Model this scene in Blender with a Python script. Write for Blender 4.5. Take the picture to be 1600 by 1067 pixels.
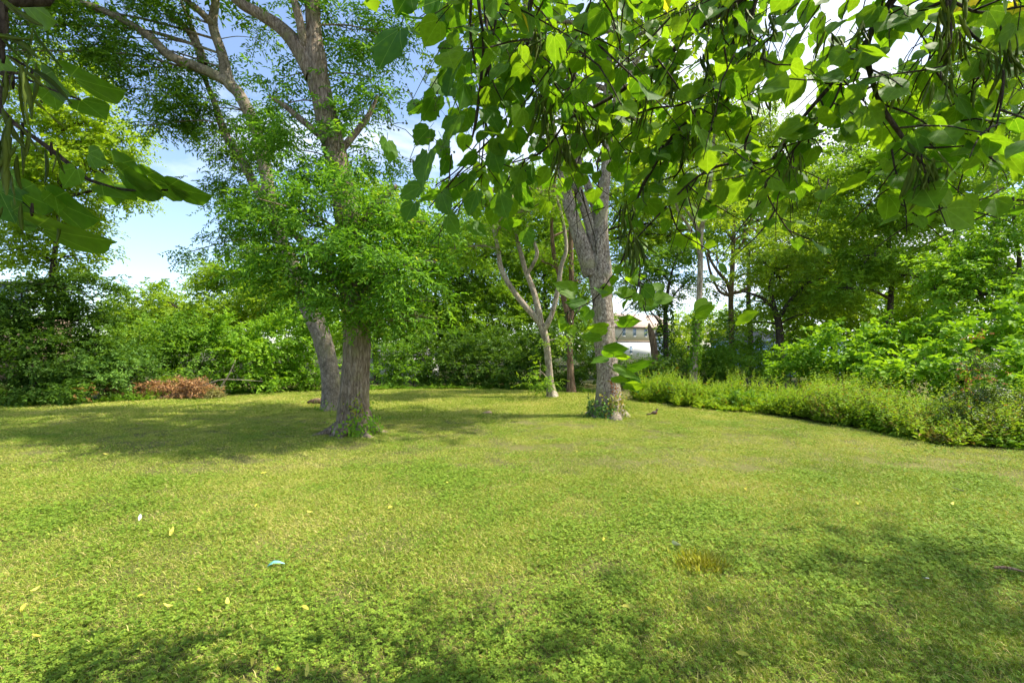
import bpy, math, random
import numpy as np
from mathutils import Vector, Matrix, noise

for o in list(bpy.data.objects): bpy.data.objects.remove(o)
S = bpy.context.scene
COL = S.collection
R = math.radians
rng = np.random.default_rng(11)
random.seed(11)

# ---------------------------------------------------------------- camera
FPX = 755.0; CAMH = 1.6; PITCH = R(0.95)
cam = bpy.data.cameras.new('camera'); cam.sensor_width = 36; cam.lens = FPX/1600*36
cam.clip_start = 0.05; cam.clip_end = 1200
camo = bpy.data.objects.new('camera', cam); COL.objects.link(camo)
camo.location = (0, 0, CAMH); camo.rotation_euler = (R(90)+PITCH, 0, 0)
S.camera = camo

def at(px, py, Y):
    """world point seen at photo pixel px,py at distance Y along the lawn"""
    u = (px-800)/FPX; v = (533.5-py)/FPX
    y = math.cos(PITCH)-v*math.sin(PITCH); z = math.sin(PITCH)+v*math.cos(PITCH)
    return np.array([u/y*Y, Y, CAMH+z/y*Y])

# ---------------------------------------------------------------- sky and sun
SUN_EL = R(57); SUN_DIR = np.array([0.99, 0.10]); SUN_DIR /= np.linalg.norm(SUN_DIR)
W = bpy.data.worlds.new('World'); S.world = W; W.use_nodes = True
nt = W.node_tree; N = nt.nodes; L = nt.links
for n in list(N): N.remove(n)
out = N.new('ShaderNodeOutputWorld'); bg = N.new('ShaderNodeBackground'); bg.inputs[1].default_value = 0.15
sky = N.new('ShaderNodeTexSky'); sky.sky_type = 'NISHITA'; sky.sun_disc = False
sky.sun_elevation = SUN_EL; sky.sun_rotation = math.atan2(SUN_DIR[0], SUN_DIR[1])
sky.air_density = 0.9; sky.dust_density = 0.6; sky.ozone_density = 1.4
tc = N.new('ShaderNodeTexCoord'); sep = N.new('ShaderNodeSeparateXYZ'); L.new(tc.outputs['Generated'], sep.inputs[0])
def M(op, a, b=None, c=None, nodes=N, links=L):
    n = nodes.new('ShaderNodeMath'); n.operation = op
    for i, v in enumerate((a, b, c)):
        if v is None: continue
        if hasattr(v, 'links'): links.new(v, n.inputs[i])
        else: n.inputs[i].default_value = v
    return n.outputs[0]
zz = M('ADD', M('MAXIMUM', sep.outputs[2], 0.0), 0.16)
cx = M('DIVIDE', sep.outputs[0], zz); cy = M('DIVIDE', sep.outputs[1], zz)
comb = N.new('ShaderNodeCombineXYZ'); L.new(cx, comb.inputs[0]); L.new(cy, comb.inputs[1]); comb.inputs[2].default_value = 5.1
nz = N.new('ShaderNodeTexNoise'); nz.inputs['Scale'].default_value = 0.95; nz.inputs['Detail'].default_value = 9; nz.inputs['Roughness'].default_value = 0.58
nz.inputs['Distortion'].default_value = 0.3
L.new(comb.outputs[0], nz.inputs['Vector'])
cr = N.new('ShaderNodeValToRGB'); cr.color_ramp.elements[0].position = 0.50; cr.color_ramp.elements[0].color = (0.03, 0.03, 0.03, 1)
cr.color_ramp.elements[1].position = 0.72; cr.color_ramp.elements[1].color = (1, 1, 1, 1)
L.new(M('ADD', nz.outputs['Fac'], M('MULTIPLY', sep.outputs[0], 0.2)), cr.inputs[0])
mx = N.new('ShaderNodeMixRGB'); L.new(cr.outputs[0], mx.inputs[0]); L.new(sky.outputs[0], mx.inputs[1]); mx.inputs[2].default_value = (5.4, 5.6, 5.9, 1)
L.new(mx.outputs[0], bg.inputs[0]); L.new(bg.outputs[0], out.inputs[0])

sl = bpy.data.lights.new('sun', 'SUN'); sl.energy = 4.2; sl.angle = R(0.6); sl.color = (1.0, 0.93, 0.78)
so = bpy.data.objects.new('sun', sl); COL.objects.link(so)
sv = Vector((SUN_DIR[0]*math.cos(SUN_EL), SUN_DIR[1]*math.cos(SUN_EL), math.sin(SUN_EL)))
so.rotation_euler = sv.to_track_quat('Z', 'Y').to_euler(); so.location = (20, -5, 30)

S.view_settings.view_transform = 'Standard'; S.view_settings.look = 'None'
S.view_settings.exposure = 1.08; S.view_settings.gamma = 1.0; S.view_settings.use_curve_mapping = False
S.render.engine = 'CYCLES'
cy_ = S.cycles; cy_.max_bounces = 5; cy_.diffuse_bounces = 3; cy_.glossy_bounces = 1; cy_.transmission_bounces = 4
cy_.transparent_max_bounces = 4; cy_.caustics_reflective = False; cy_.caustics_refractive = False
cy_.sample_clamp_indirect = 4.0; cy_.use_denoising = True; cy_.use_adaptive_sampling = True; cy_.adaptive_threshold = 0.03

# ---------------------------------------------------------------- materials
def newmat(name):
    m = bpy.data.materials.new(name); m.use_nodes = True
    t = m.node_tree
    for n in list(t.nodes): t.nodes.remove(n)
    return m, t.nodes, t.links

def leafmat(name, dark, mid, light, trans=0.42, tcol=None, rough=0.55, spec=0.16, accent=None, acc_amt=0.04, big=None):
    """leaf: colour varies per leaf ('rnd') and per spray ('clr')"""
    dark, mid, light = [(c[0]*1.17, c[1]*1.1, c[2]*.68) if c[1] > c[0] else c for c in (dark, mid, light)]
    m, n, l = newmat(name)
    o = n.new('ShaderNodeOutputMaterial'); p = n.new('ShaderNodeBsdfPrincipled'); tr = n.new('ShaderNodeBsdfTranslucent'); mix = n.new('ShaderNodeMixShader')
    a = n.new('ShaderNodeAttribute'); a.attribute_name = 'rnd'
    b = n.new('ShaderNodeAttribute'); b.attribute_name = 'clr'
    v = M('ADD', M('MULTIPLY', a.outputs['Fac'], 0.5, nodes=n, links=l), M('MULTIPLY', b.outputs['Fac'], 0.5, nodes=n, links=l), nodes=n, links=l)
    if big:
        g = n.new('ShaderNodeNewGeometry'); bz = n.new('ShaderNodeTexNoise'); bz.inputs['Scale'].default_value = big; bz.inputs['Detail'].default_value = 2
        l.new(g.outputs['Position'], bz.inputs['Vector'])
        v = M('ADD', M('MULTIPLY', v, 0.6, nodes=n, links=l), M('MULTIPLY', bz.outputs['Fac'], 0.45, nodes=n, links=l), nodes=n, links=l)
    r = n.new('ShaderNodeValToRGB'); e = r.color_ramp.elements
    e[0].position = 0.12; e[0].color = (*dark, 1); e[1].position = 0.9; e[1].color = (*light, 1)
    k = e.new(0.5); k.color = (*mid, 1)
    l.new(v, r.inputs[0]); c = r.outputs[0]
    if accent:
        gt = M('GREATER_THAN', a.outputs['Fac'], 1-acc_amt, nodes=n, links=l)
        am = n.new('ShaderNodeMixRGB'); l.new(gt, am.inputs[0]); l.new(c, am.inputs[1]); am.inputs[2].default_value = (*accent, 1); c = am.outputs[0]
    l.new(c, p.inputs['Base Color']); p.inputs['Roughness'].default_value = rough; p.inputs['Specular IOR Level'].default_value = spec
    tm = n.new('ShaderNodeMixRGB'); tm.blend_type = 'MULTIPLY'; tm.inputs[0].default_value = 1; l.new(c, tm.inputs[1])
    tm.inputs[2].default_value = (*(tcol or (1.9, 1.75, 0.55)), 1)
    l.new(tm.outputs[0], tr.inputs['Color'])
    mix.inputs[0].default_value = trans
    l.new(p.outputs[0], mix.inputs[1]); l.new(tr.outputs[0], mix.inputs[2]); l.new(mix.outputs[0], o.inputs['Surface'])
    return m

MAT = {}
MAT['ash'] = leafmat('ash_leaf', (.055, .15, .028), (.10, .24, .04), (.19, .37, .06), accent=(.38, .42, .1), acc_amt=.006)
MAT['locust'] = leafmat('shade_leaf', (.05, .12, .022), (.085, .19, .03), (.15, .29, .045))
MAT['lime'] = leafmat('lime_leaf', (.11, .20, .025), (.21, .34, .04), (.33, .47, .065), big=.5)
MAT['yellowgreen'] = leafmat('yellowgreen_leaf', (.09, .18, .03), (.16, .28, .04), (.25, .37, .06), big=.35)
MAT['mid'] = leafmat('mid_leaf', (.07, .15, .024), (.13, .255, .034), (.23, .38, .05), big=.4)
MAT['deep'] = leafmat('deep_leaf', (.03, .075, .018), (.06, .135, .026), (.11, .22, .038), trans=.35, big=.5)
MAT['shrub'] = leafmat('shrub_leaf', (.045, .115, .022), (.10, .22, .034), (.21, .37, .055), trans=.35, big=.7)
MAT['privet'] = leafmat('pale_shrub_leaf', (.06, .14, .04), (.11, .23, .06), (.19, .34, .1), trans=.3)
MAT['vine'] = leafmat('vine_leaf', (.06, .155, .022), (.14, .29, .034), (.27, .45, .06), trans=.38, big=.6)
MAT['weed'] = leafmat('weed_leaf', (.08, .16, .03), (.17, .29, .045), (.29, .42, .08), trans=.35, accent=(.34, .16, .06), acc_amt=.02, big=.8)
MAT['straw'] = leafmat('straw', (.16, .15, .06), (.28, .27, .1), (.42, .38, .18), trans=.25)
MAT['tuft'] = leafmat('tuft_blade', (.22, .28, .05), (.33, .37, .08), (.5, .48, .16), trans=.3)
MAT['russet'] = leafmat('russet_leaf', (.16, .07, .025), (.32, .14, .045), (.42, .25, .08), trans=.3, tcol=(1.4, .8, .5))
MAT['brownneedle'] = leafmat('dead_needle', (.27, .135, .055), (.55, .3, .12), (.7, .46, .23), trans=.15, tcol=(1.2, .8, .5))
MAT['darkglossy'] = leafmat('dark_glossy_leaf', (.03, .06, .025), (.055, .1, .035), (.1, .16, .055), trans=.2, rough=.45, spec=.35)
MAT['ivy'] = leafmat('ivy_leaf', (.03, .085, .02), (.06, .16, .03), (.13, .27, .05), trans=.2, rough=.35, spec=.5)
MAT['ivyyellow'] = leafmat('yellowing_ivy_leaf', (.08, .16, .03), (.2, .25, .05), (.42, .3, .06), trans=.2, rough=.4)

def barkmat(name, c1, c2, c3, scale=(14, 14, 2.2), patch=2.5, bump=.5, moss=None):
    m, n, l = newmat(name)
    o = n.new('ShaderNodeOutputMaterial'); p = n.new('ShaderNodeBsdfPrincipled')
    g = n.new('ShaderNodeTexCoord'); mp = n.new('ShaderNodeMapping'); mp.inputs['Scale'].default_value = scale
    l.new(g.outputs['Object'], mp.inputs[0])
    a = n.new('ShaderNodeTexNoise'); a.inputs['Scale'].default_value = 1.6; a.inputs['Detail'].default_value = 8; a.inputs['Roughness'].default_value = .65
    l.new(mp.outputs[0], a.inputs['Vector'])
    vo = n.new('ShaderNodeTexVoronoi'); vo.feature = 'DISTANCE_TO_EDGE'; vo.inputs['Scale'].default_value = 1.5
    wob = n.new('ShaderNodeMixRGB'); wob.blend_type = 'ADD'; wob.inputs[0].default_value = .6; l.new(mp.outputs[0], wob.inputs[1]); l.new(a.outputs['Color'], wob.inputs[2])
    l.new(wob.outputs[0], vo.inputs['Vector'])
    r = n.new('ShaderNodeValToRGB'); e = r.color_ramp.elements; e[0].position = .33; e[0].color = (*c1, 1); e[1].position = .68; e[1].color = (*c3, 1)
    e.new(.5).color = (*c2, 1)
    l.new(a.outputs['Fac'], r.inputs[0])
    b = n.new('ShaderNodeTexNoise'); b.inputs['Scale'].default_value = patch; b.inputs['Detail'].default_value = 4; l.new(g.outputs['Object'], b.inputs['Vector'])
    mm = n.new('ShaderNodeMixRGB'); mm.blend_type = 'OVERLAY'; mm.inputs[0].default_value = .7; l.new(r.outputs[0], mm.inputs[1]); l.new(b.outputs['Fac'], mm.inputs[2])
    crk = n.new('ShaderNodeValToRGB'); crk.color_ramp.elements[0].position = 0.0; crk.color_ramp.elements[0].color = (.45, .42, .4, 1); crk.color_ramp.elements[1].position = .12; crk.color_ramp.elements[1].color = (1, 1, 1, 1)
    l.new(vo.outputs['Distance'], crk.inputs[0])
    mu = n.new('ShaderNodeMixRGB'); mu.blend_type = 'MULTIPLY'; mu.inputs[0].default_value = .7; l.new(mm.outputs[0], mu.inputs[1]); l.new(crk.outputs[0], mu.inputs[2])
    c = mu.outputs[0]
    if moss:
        ms = n.new('ShaderNodeTexNoise'); ms.inputs['Scale'].default_value = 3.2; ms.inputs['Detail'].default_value = 6; l.new(g.outputs['Object'], ms.inputs['Vector'])
        mr = n.new('ShaderNodeValToRGB'); mr.color_ramp.elements[0].position = .52; mr.color_ramp.elements[1].position = .66; l.new(ms.outputs['Fac'], mr.inputs[0])
        m2 = n.new('ShaderNodeMixRGB'); l.new(M('MULTIPLY', mr.outputs[0], .6, nodes=n, links=l), m2.inputs[0]); l.new(c, m2.inputs[1]); m2.inputs[2].default_value = (*moss, 1); c = m2.outputs[0]
    l.new(c, p.inputs['Base Color']); p.inputs['Roughness'].default_value = .9; p.inputs['Specular IOR Level'].default_value = .15
    bp = n.new('ShaderNodeBump'); bp.inputs['Strength'].default_value = bump; bp.inputs['Distance'].default_value = .03
    hh = M('ADD', a.outputs['Fac'], M('MULTIPLY', M('MINIMUM', vo.outputs['Distance'], .15, nodes=n, links=l), 3.0, nodes=n, links=l), nodes=n, links=l)
    l.new(hh, bp.inputs['Height']); l.new(bp.outputs[0], p.inputs['Normal']); l.new(p.outputs[0], o.inputs['Surface'])
    return m
MAT['bark_ash'] = barkmat('furrowed_bark', (.13, .095, .065), (.26, .20, .145), (.42, .345, .265), (16, 16, 3.2), bump=.9, moss=(.26, .24, .11))
MAT['bark_smooth'] = barkmat('grey_bark', (.15, .12, .09), (.28, .23, .175), (.38, .32, .25), (7, 7, 5), bump=.5, moss=(.25, .24, .12))
MAT['bark_pale'] = barkmat('pale_flaky_bark', (.09, .06, .045), (.31, .255, .20), (.54, .47, .39), (14, 14, 8), bump=.6, moss=(.28, .26, .14))
MAT['bark_tan'] = barkmat('tan_bark', (.2, .15, .1), (.4, .33, .25), (.5, .44, .36), (9, 9, 3), bump=.4)
MAT['bark_dark'] = barkmat('dark_bark', (.045, .034, .027), (.085, .066, .052), (.14, .11, .09), (14, 14, 3), bump=.5)
MAT['bark_brown'] = barkmat('weathered_wood', (.08, .05, .03), (.22, .14, .09), (.38, .29, .2), (18, 18, 2), bump=.6)
MAT['twig'] = barkmat('redbud_bark', (.03, .022, .018), (.06, .045, .036), (.11, .085, .07), (40, 40, 20), bump=.3)

def plain(name, c, rough=.7, spec=.3, var=.12, scale=6, metal=0):
    m, n, l = newmat(name)
    o = n.new('ShaderNodeOutputMaterial'); p = n.new('ShaderNodeBsdfPrincipled')
    g = n.new('ShaderNodeTexCoord'); a = n.new('ShaderNodeTexNoise'); a.inputs['Scale'].default_value = scale; a.inputs['Detail'].default_value = 5
    l.new(g.outputs['Object'], a.inputs['Vector'])
    r = n.new('ShaderNodeValToRGB'); e = r.color_ramp.elements
    e[0].position = .3; e[0].color = (*[max(0, x*(1-var)) for x in c], 1); e[1].position = .7; e[1].color = (*[min(1, x*(1+var)) for x in c], 1)
    l.new(a.outputs['Fac'], r.inputs[0]); l.new(r.outputs[0], p.inputs['Base Color'])
    p.inputs['Roughness'].default_value = rough; p.inputs['Specular IOR Level'].default_value = spec; p.inputs['Metallic'].default_value = metal
    l.new(p.outputs[0], o.inputs['Surface'])
    return m
MAT['cream'] = plain('cream_siding', (.80, .70, .50)); MAT['white'] = plain('white_paint', (.8, .79, .76))
MAT['tanroof'] = plain('tan_shingle', (.42, .31, .26), var=.25, scale=3); MAT['greyroof'] = plain('grey_shingle', (.2, .185, .2), var=.2)
MAT['blue'] = plain('blue_siding', (.33, .45, .66)); MAT['glass'] = plain('window_glass', (.2, .28, .36), rough=.08, spec=.8, var=.1)
MAT['lightblue'] = plain('pale_blue_metal', (.45, .6, .78)); MAT['greymetal'] = plain('grey_metal', (.5, .52, .56), rough=.45, metal=.3)
MAT['yellowleaf'] = leafmat('fallen_yellow_leaf', (.55, .47, .05), (.68, .62, .1), (.78, .72, .22), trans=.2, tcol=(1, 1, .5))
MAT['paper'] = plain('white_scrap', (.85, .83, .76)); MAT['teal'] = plain('teal_plastic', (.22, .55, .48), rough=.3)
MAT['feather'] = plain('brown_feathers', (.12, .08, .055), var=.3, scale=60); MAT['breast'] = plain('rusty_feathers', (.4, .14, .05))
MAT['stone'] = plain('brown_stone', (.22, .16, .11), var=.3)

# soil and turf
def groundmat(name, c1, c2, c3):
    m, n, l = newmat(name)
    o = n.new('ShaderNodeOutputMaterial'); p = n.new('ShaderNodeBsdfPrincipled'); g = n.new('ShaderNodeNewGeometry')
    a = n.new('ShaderNodeTexNoise'); a.inputs['Scale'].default_value = .6; a.inputs['Detail'].default_value = 8; l.new(g.outputs['Position'], a.inputs['Vector'])
    b = n.new('ShaderNodeTexNoise'); b.inputs['Scale'].default_value = 40; b.inputs['Detail'].default_value = 6; l.new(g.outputs['Position'], b.inputs['Vector'])
    s = M('ADD', M('MULTIPLY', a.outputs['Fac'], .6, nodes=n, links=l), M('MULTIPLY', b.outputs['Fac'], .4, nodes=n, links=l), nodes=n, links=l)
    r = n.new('ShaderNodeValToRGB'); e = r.color_ramp.elements; e[0].position = .35; e[0].color = (*c1, 1); e[1].position = .65; e[1].color = (*c3, 1); e.new(.5).color = (*c2, 1)
    l.new(s, r.inputs[0]); l.new(r.outputs[0], p.inputs['Base Color']); p.inputs['Roughness'].default_value = .95; p.inputs['Specular IOR Level'].default_value = .1
    bp = n.new('ShaderNodeBump'); bp.inputs['Strength'].default_value = .6; bp.inputs['Distance'].default_value = .03; l.new(b.outputs['Fac'], bp.inputs['Height']); l.new(bp.outputs[0], p.inputs['Normal'])
    l.new(p.outputs[0], o.inputs['Surface'])
    return m
MAT['turf'] = groundmat('turf_soil', (.08, .075, .03), (.13, .13, .04), (.2, .18, .07))
MAT['soil'] = groundmat('leafy_soil', (.03, .03, .015), (.05, .055, .022), (.07, .08, .03))

def grassmat():
    m, n, l = newmat('grass_blade')
    o = n.new('ShaderNodeOutputMaterial'); p = n.new('ShaderNodeBsdfPrincipled'); tr = n.new('ShaderNodeBsdfTranslucent'); mix = n.new('ShaderNodeMixShader')
    a = n.new('ShaderNodeAttribute'); a.attribute_name = 'rnd'
    k = n.new('ShaderNodeAttribute'); k.attribute_name = 'clr'          # 0 grass, 1 clover
    g = n.new('ShaderNodeNewGeometry'); nz = n.new('ShaderNodeTexNoise'); nz.inputs['Scale'].default_value = .55; nz.inputs['Detail'].default_value = 5; nz.inputs['Roughness'].default_value = .6
    l.new(g.outputs['Position'], nz.inputs['Vector'])
    v = M('ADD', M('MULTIPLY', a.outputs['Fac'], .55, nodes=n, links=l), M('MULTIPLY_ADD', nz.outputs['Fac'], 1.6, -.58, nodes=n, links=l), nodes=n, links=l)
    r = n.new('ShaderNodeValToRGB'); e = r.color_ramp.elements
    e[0].position = .05; e[0].color = (.15, .24, .028, 1); e[1].position = .98; e[1].color = (.62, .53, .2, 1)
    e.new(.32).color = (.26, .35, .042, 1); e.new(.62).color = (.40, .45, .07, 1)
    l.new(v, r.inputs[0])
    r2 = n.new('ShaderNodeValToRGB'); e = r2.color_ramp.elements
    e[0].position = 0; e[0].color = (.12, .21, .022, 1); e[1].position = 1; e[1].color = (.27, .38, .045, 1); l.new(a.outputs['Fac'], r2.inputs[0])
    mc = n.new('ShaderNodeMixRGB'); l.new(k.outputs['Fac'], mc.inputs[0]); l.new(r.outputs[0], mc.inputs[1]); l.new(r2.outputs[0], mc.inputs[2])
    l.new(mc.outputs[0], p.inputs['Base Color']); p.inputs['Roughness'].default_value = .6; p.inputs['Specular IOR Level'].default_value = .12
    tm = n.new('ShaderNodeMixRGB'); tm.blend_type = 'MULTIPLY'; tm.inputs[0].default_value = 1; l.new(mc.outputs[0], tm.inputs[1]); tm.inputs[2].default_value = (1.5, 1.5, .7, 1)
    l.new(tm.outputs[0], tr.inputs['Color']); mix.inputs[0].default_value = .22
    l.new(p.outputs[0], mix.inputs[1]); l.new(tr.outputs[0], mix.inputs[2]); l.new(mix.outputs[0], o.inputs['Surface'])
    return m
MAT['grass'] = grassmat()

def redbudmat(name, c1, c2, spots=0.0):
    """broad heart leaf with radiating veins from the stalk; veins use the leaf's own flat coordinates"""
    m, n, l = newmat(name)
    o = n.new('ShaderNodeOutputMaterial'); p = n.new('ShaderNodeBsdfPrincipled'); tr = n.new('ShaderNodeBsdfTranslucent'); mix = n.new('ShaderNodeMixShader')
    uv = n.new('ShaderNodeUVMap'); uv.uv_map = 'flat'; sp = n.new('ShaderNodeSeparateXYZ'); l.new(uv.outputs[0], sp.inputs[0])
    X = M('SUBTRACT', sp.outputs[0], .5, nodes=n, links=l)
    ang = M('ARCTAN2', X, M('ADD', sp.outputs[1], .02, nodes=n, links=l), nodes=n, links=l)
    fr = M('ABSOLUTE', M('SINE', M('MULTIPLY', ang, 4.6, nodes=n, links=l), nodes=n, links=l), nodes=n, links=l)
    rad = M('SQRT', M('ADD', M('MULTIPLY', X, X, nodes=n, links=l), M('MULTIPLY', sp.outputs[1], sp.outputs[1], nodes=n, links=l), nodes=n, links=l), nodes=n, links=l)
    vein = M('LESS_THAN', M('MULTIPLY', fr, rad, nodes=n, links=l), .035, nodes=n, links=l)
    oi = n.new('ShaderNodeAttribute'); oi.attribute_name = 'rnd'; ob = n.new('ShaderNodeObjectInfo')
    t = M('FRACT', M('ADD', oi.outputs['Fac'], ob.outputs['Random'], nodes=n, links=l), nodes=n, links=l)
    mc = n.new('ShaderNodeMixRGB'); l.new(t, mc.inputs[0]); mc.inputs[1].default_value = (*c1, 1); mc.inputs[2].default_value = (*c2, 1)
    nz = n.new('ShaderNodeTexNoise'); nz.inputs['Scale'].default_value = 7; nz.inputs['Detail'].default_value = 4; l.new(uv.outputs[0], nz.inputs['Vector'])
    mo = n.new('ShaderNodeMixRGB'); mo.blend_type = 'OVERLAY'; mo.inputs[0].default_value = .35; l.new(mc.outputs[0], mo.inputs[1]); l.new(nz.outputs['Fac'], mo.inputs[2])
    mv = n.new('ShaderNodeMixRGB'); l.new(M('MULTIPLY', vein, .6, nodes=n, links=l), mv.inputs[0]); l.new(mo.outputs[0], mv.inputs[1]); mv.inputs[2].default_value = (.22, .36, .1, 1)
    c = mv.outputs[0]
    if spots:
        s = n.new('ShaderNodeTexVoronoi'); s.inputs['Scale'].default_value = 14 if spots > .06 else 6; l.new(uv.outputs[0], s.inputs['Vector'])
        ms = n.new('ShaderNodeMixRGB'); l.new(M('LESS_THAN', s.outputs['Distance'], spots, nodes=n, links=l), ms.inputs[0]); l.new(c, ms.inputs[1]); ms.inputs[2].default_value = (.06, .04, .02, 1); c = ms.outputs[0]
    l.new(c, p.inputs['Base Color']); p.inputs['Roughness'].default_value = .5; p.inputs['Specular IOR Level'].default_value = .18
    bp = n.new('ShaderNodeBump'); bp.inputs['Strength'].default_value = .25; bp.inputs['Distance'].default_value = .004; l.new(M('MINIMUM', M('MULTIPLY', fr, rad, nodes=n, links=l), .2, nodes=n, links=l), bp.inputs['Height']); l.new(bp.outputs[0], p.inputs['Normal'])
    tm = n.new('ShaderNodeMixRGB'); tm.blend_type = 'MULTIPLY'; tm.inputs[0].default_value = 1; l.new(c, tm.inputs[1]); tm.inputs[2].default_value = (2.3, 2.0, .3, 1)
    l.new(tm.outputs[0], tr.inputs['Color']); mix.inputs[0].default_value = .55
    l.new(p.outputs[0], mix.inputs[1]); l.new(tr.outputs[0], mix.inputs[2]); l.new(mix.outputs[0], o.inputs['Surface'])
    return m
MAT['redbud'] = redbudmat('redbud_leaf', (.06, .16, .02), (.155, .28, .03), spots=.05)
MAT['redbud_yellow'] = redbudmat('yellowing_redbud_leaf', (.33, .34, .07), (.42, .38, .1), spots=.08)
MAT['vineleaf'] = redbudmat('grape_leaf', (.05, .14, .022), (.09, .21, .03))
MAT['pod'] = leafmat('seed_pod', (.05, .09, .02), (.085, .135, .03), (.13, .18, .045), trans=.3)
MAT['berry'] = plain('unripe_berry', (.12, .16, .09), rough=.4)
MAT['greenstem'] = plain('green_stem', (.16, .22, .07))

# ---------------------------------------------------------------- object helpers
def tag(o, label=None, cat=None, group=None, kind=None):
    if label: o['label'] = label
    if cat: o['category'] = cat
    if group: o['group'] = group
    if kind: o['kind'] = kind
    return o
def empty(name, loc, label, cat, group=None):
    o = bpy.data.objects.new(name, None); COL.objects.link(o); o.location = loc; o.empty_display_size = .2
    return tag(o, label, cat, group)
def link(name, me, parent=None, loc=None, kind=None):
    o = bpy.data.objects.new(name, me); COL.objects.link(o)
    if parent: o.parent = parent
    if loc is not None: o.location = loc
    if kind: o['kind'] = kind
    return o
TRIS = 0
def meshnp(name, V, F, mat, attrs=None, smooth=False, uv=None):
    """V (n,3), F list of (m,k) int arrays"""
    global TRIS
    me = bpy.data.meshes.new(name)
    if not isinstance(F, (list, tuple)): F = [F]
    F = [f for f in F if len(f)]
    nl = sum(f.size for f in F); npoly = sum(len(f) for f in F)
    TRIS += sum(len(f)*(f.shape[1]-2) for f in F)
    me.vertices.add(len(V)); me.vertices.foreach_set('co', np.asarray(V, np.float32).ravel())
    me.loops.add(nl); me.polygons.add(npoly)
    idx = np.concatenate([f.ravel() for f in F]).astype(np.int32)
    me.loops.foreach_set('vertex_index', idx)
    st = []; p = 0
    for f in F:
        k = f.shape[1]; st.append(p+np.arange(len(f))*k); p += f.size
    me.polygons.foreach_set('loop_start', np.concatenate(st).astype(np.int32))
    if smooth: me.polygons.foreach_set('use_smooth', np.ones(npoly, bool))
    me.update(calc_edges=True)
    for k, v in (attrs or {}).items():
        at_ = me.attributes.new(k, 'FLOAT', 'POINT'); at_.data.foreach_set('value', np.asarray(v, np.float32))
    if uv is not None:
        u = me.uv_layers.new(name='flat'); u.data.foreach_set('uv', np.asarray(uv, np.float32)[idx].ravel())
    me.materials.append(mat)
    return me

def norm(a): return a/np.maximum(np.linalg.norm(a, axis=-1, keepdims=True), 1e-9)

TPL = {
 # x across, y along, z lift ; tris
 'blade': (np.array([[0, 0, 0], [-.5, .42, .12], [0, 1, -.12], [.5, .42, .12]]), np.array([[0, 2, 1], [0, 3, 2]])),
 'broad': (np.array([[0, 0, 0], [-.46, .25, .1], [-.36, .68, .08], [0, 1, -.12], [.36, .68, .08], [.46, .25, .1]]), np.array([[0, 2, 1], [0, 3, 2], [0, 4, 3], [0, 5, 4]])),
}
def leaves(name, B, D, Nn, Ln, Wd, mat, tpl='blade', clr=None, parent=None, kind='stuff', org=None):
    tv, tf = TPL[tpl]; n = len(B); k = len(tv)
    D = norm(D); Sd = norm(np.cross(D, Nn)); Nn = np.cross(Sd, D)
    Ln = np.broadcast_to(Ln, n)[:, None, None]; Wd = np.broadcast_to(Wd, n)[:, None, None]
    V = B[:, None, :]+Sd[:, None, :]*tv[None, :, 0:1]*Wd+D[:, None, :]*tv[None, :, 1:2]*Ln+Nn[:, None, :]*tv[None, :, 2:3]*Ln
    F = (tf[None]+np.arange(n)[:, None, None]*k).reshape(-1, tf.shape[1])
    r = np.repeat(rng.random(n), k); c = np.repeat(clr if clr is not None else rng.random(n), k)
    V = V.reshape(-1, 3)
    if org is not None: V = V-np.asarray(org)
    return link(name, meshnp(name, V, F, mat, {'rnd': r, 'clr': c}), parent, kind=kind)

def catmull(P, per):
    P = np.asarray(P, float); n = len(P); out = []
    for i in range(n-1):
        p0 = P[max(i-1, 0)]; p1 = P[i]; p2 = P[i+1]; p3 = P[min(i+2, n-1)]
        for t in np.linspace(0, 1, per, endpoint=False):
            out.append(.5*((2*p1)+(-p0+p2)*t+(2*p0-5*p1+4*p2-p3)*t*t+(-p0+3*p1-3*p2+p3)*t**3))
    out.append(P[-1]); return np.array(out)

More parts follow.
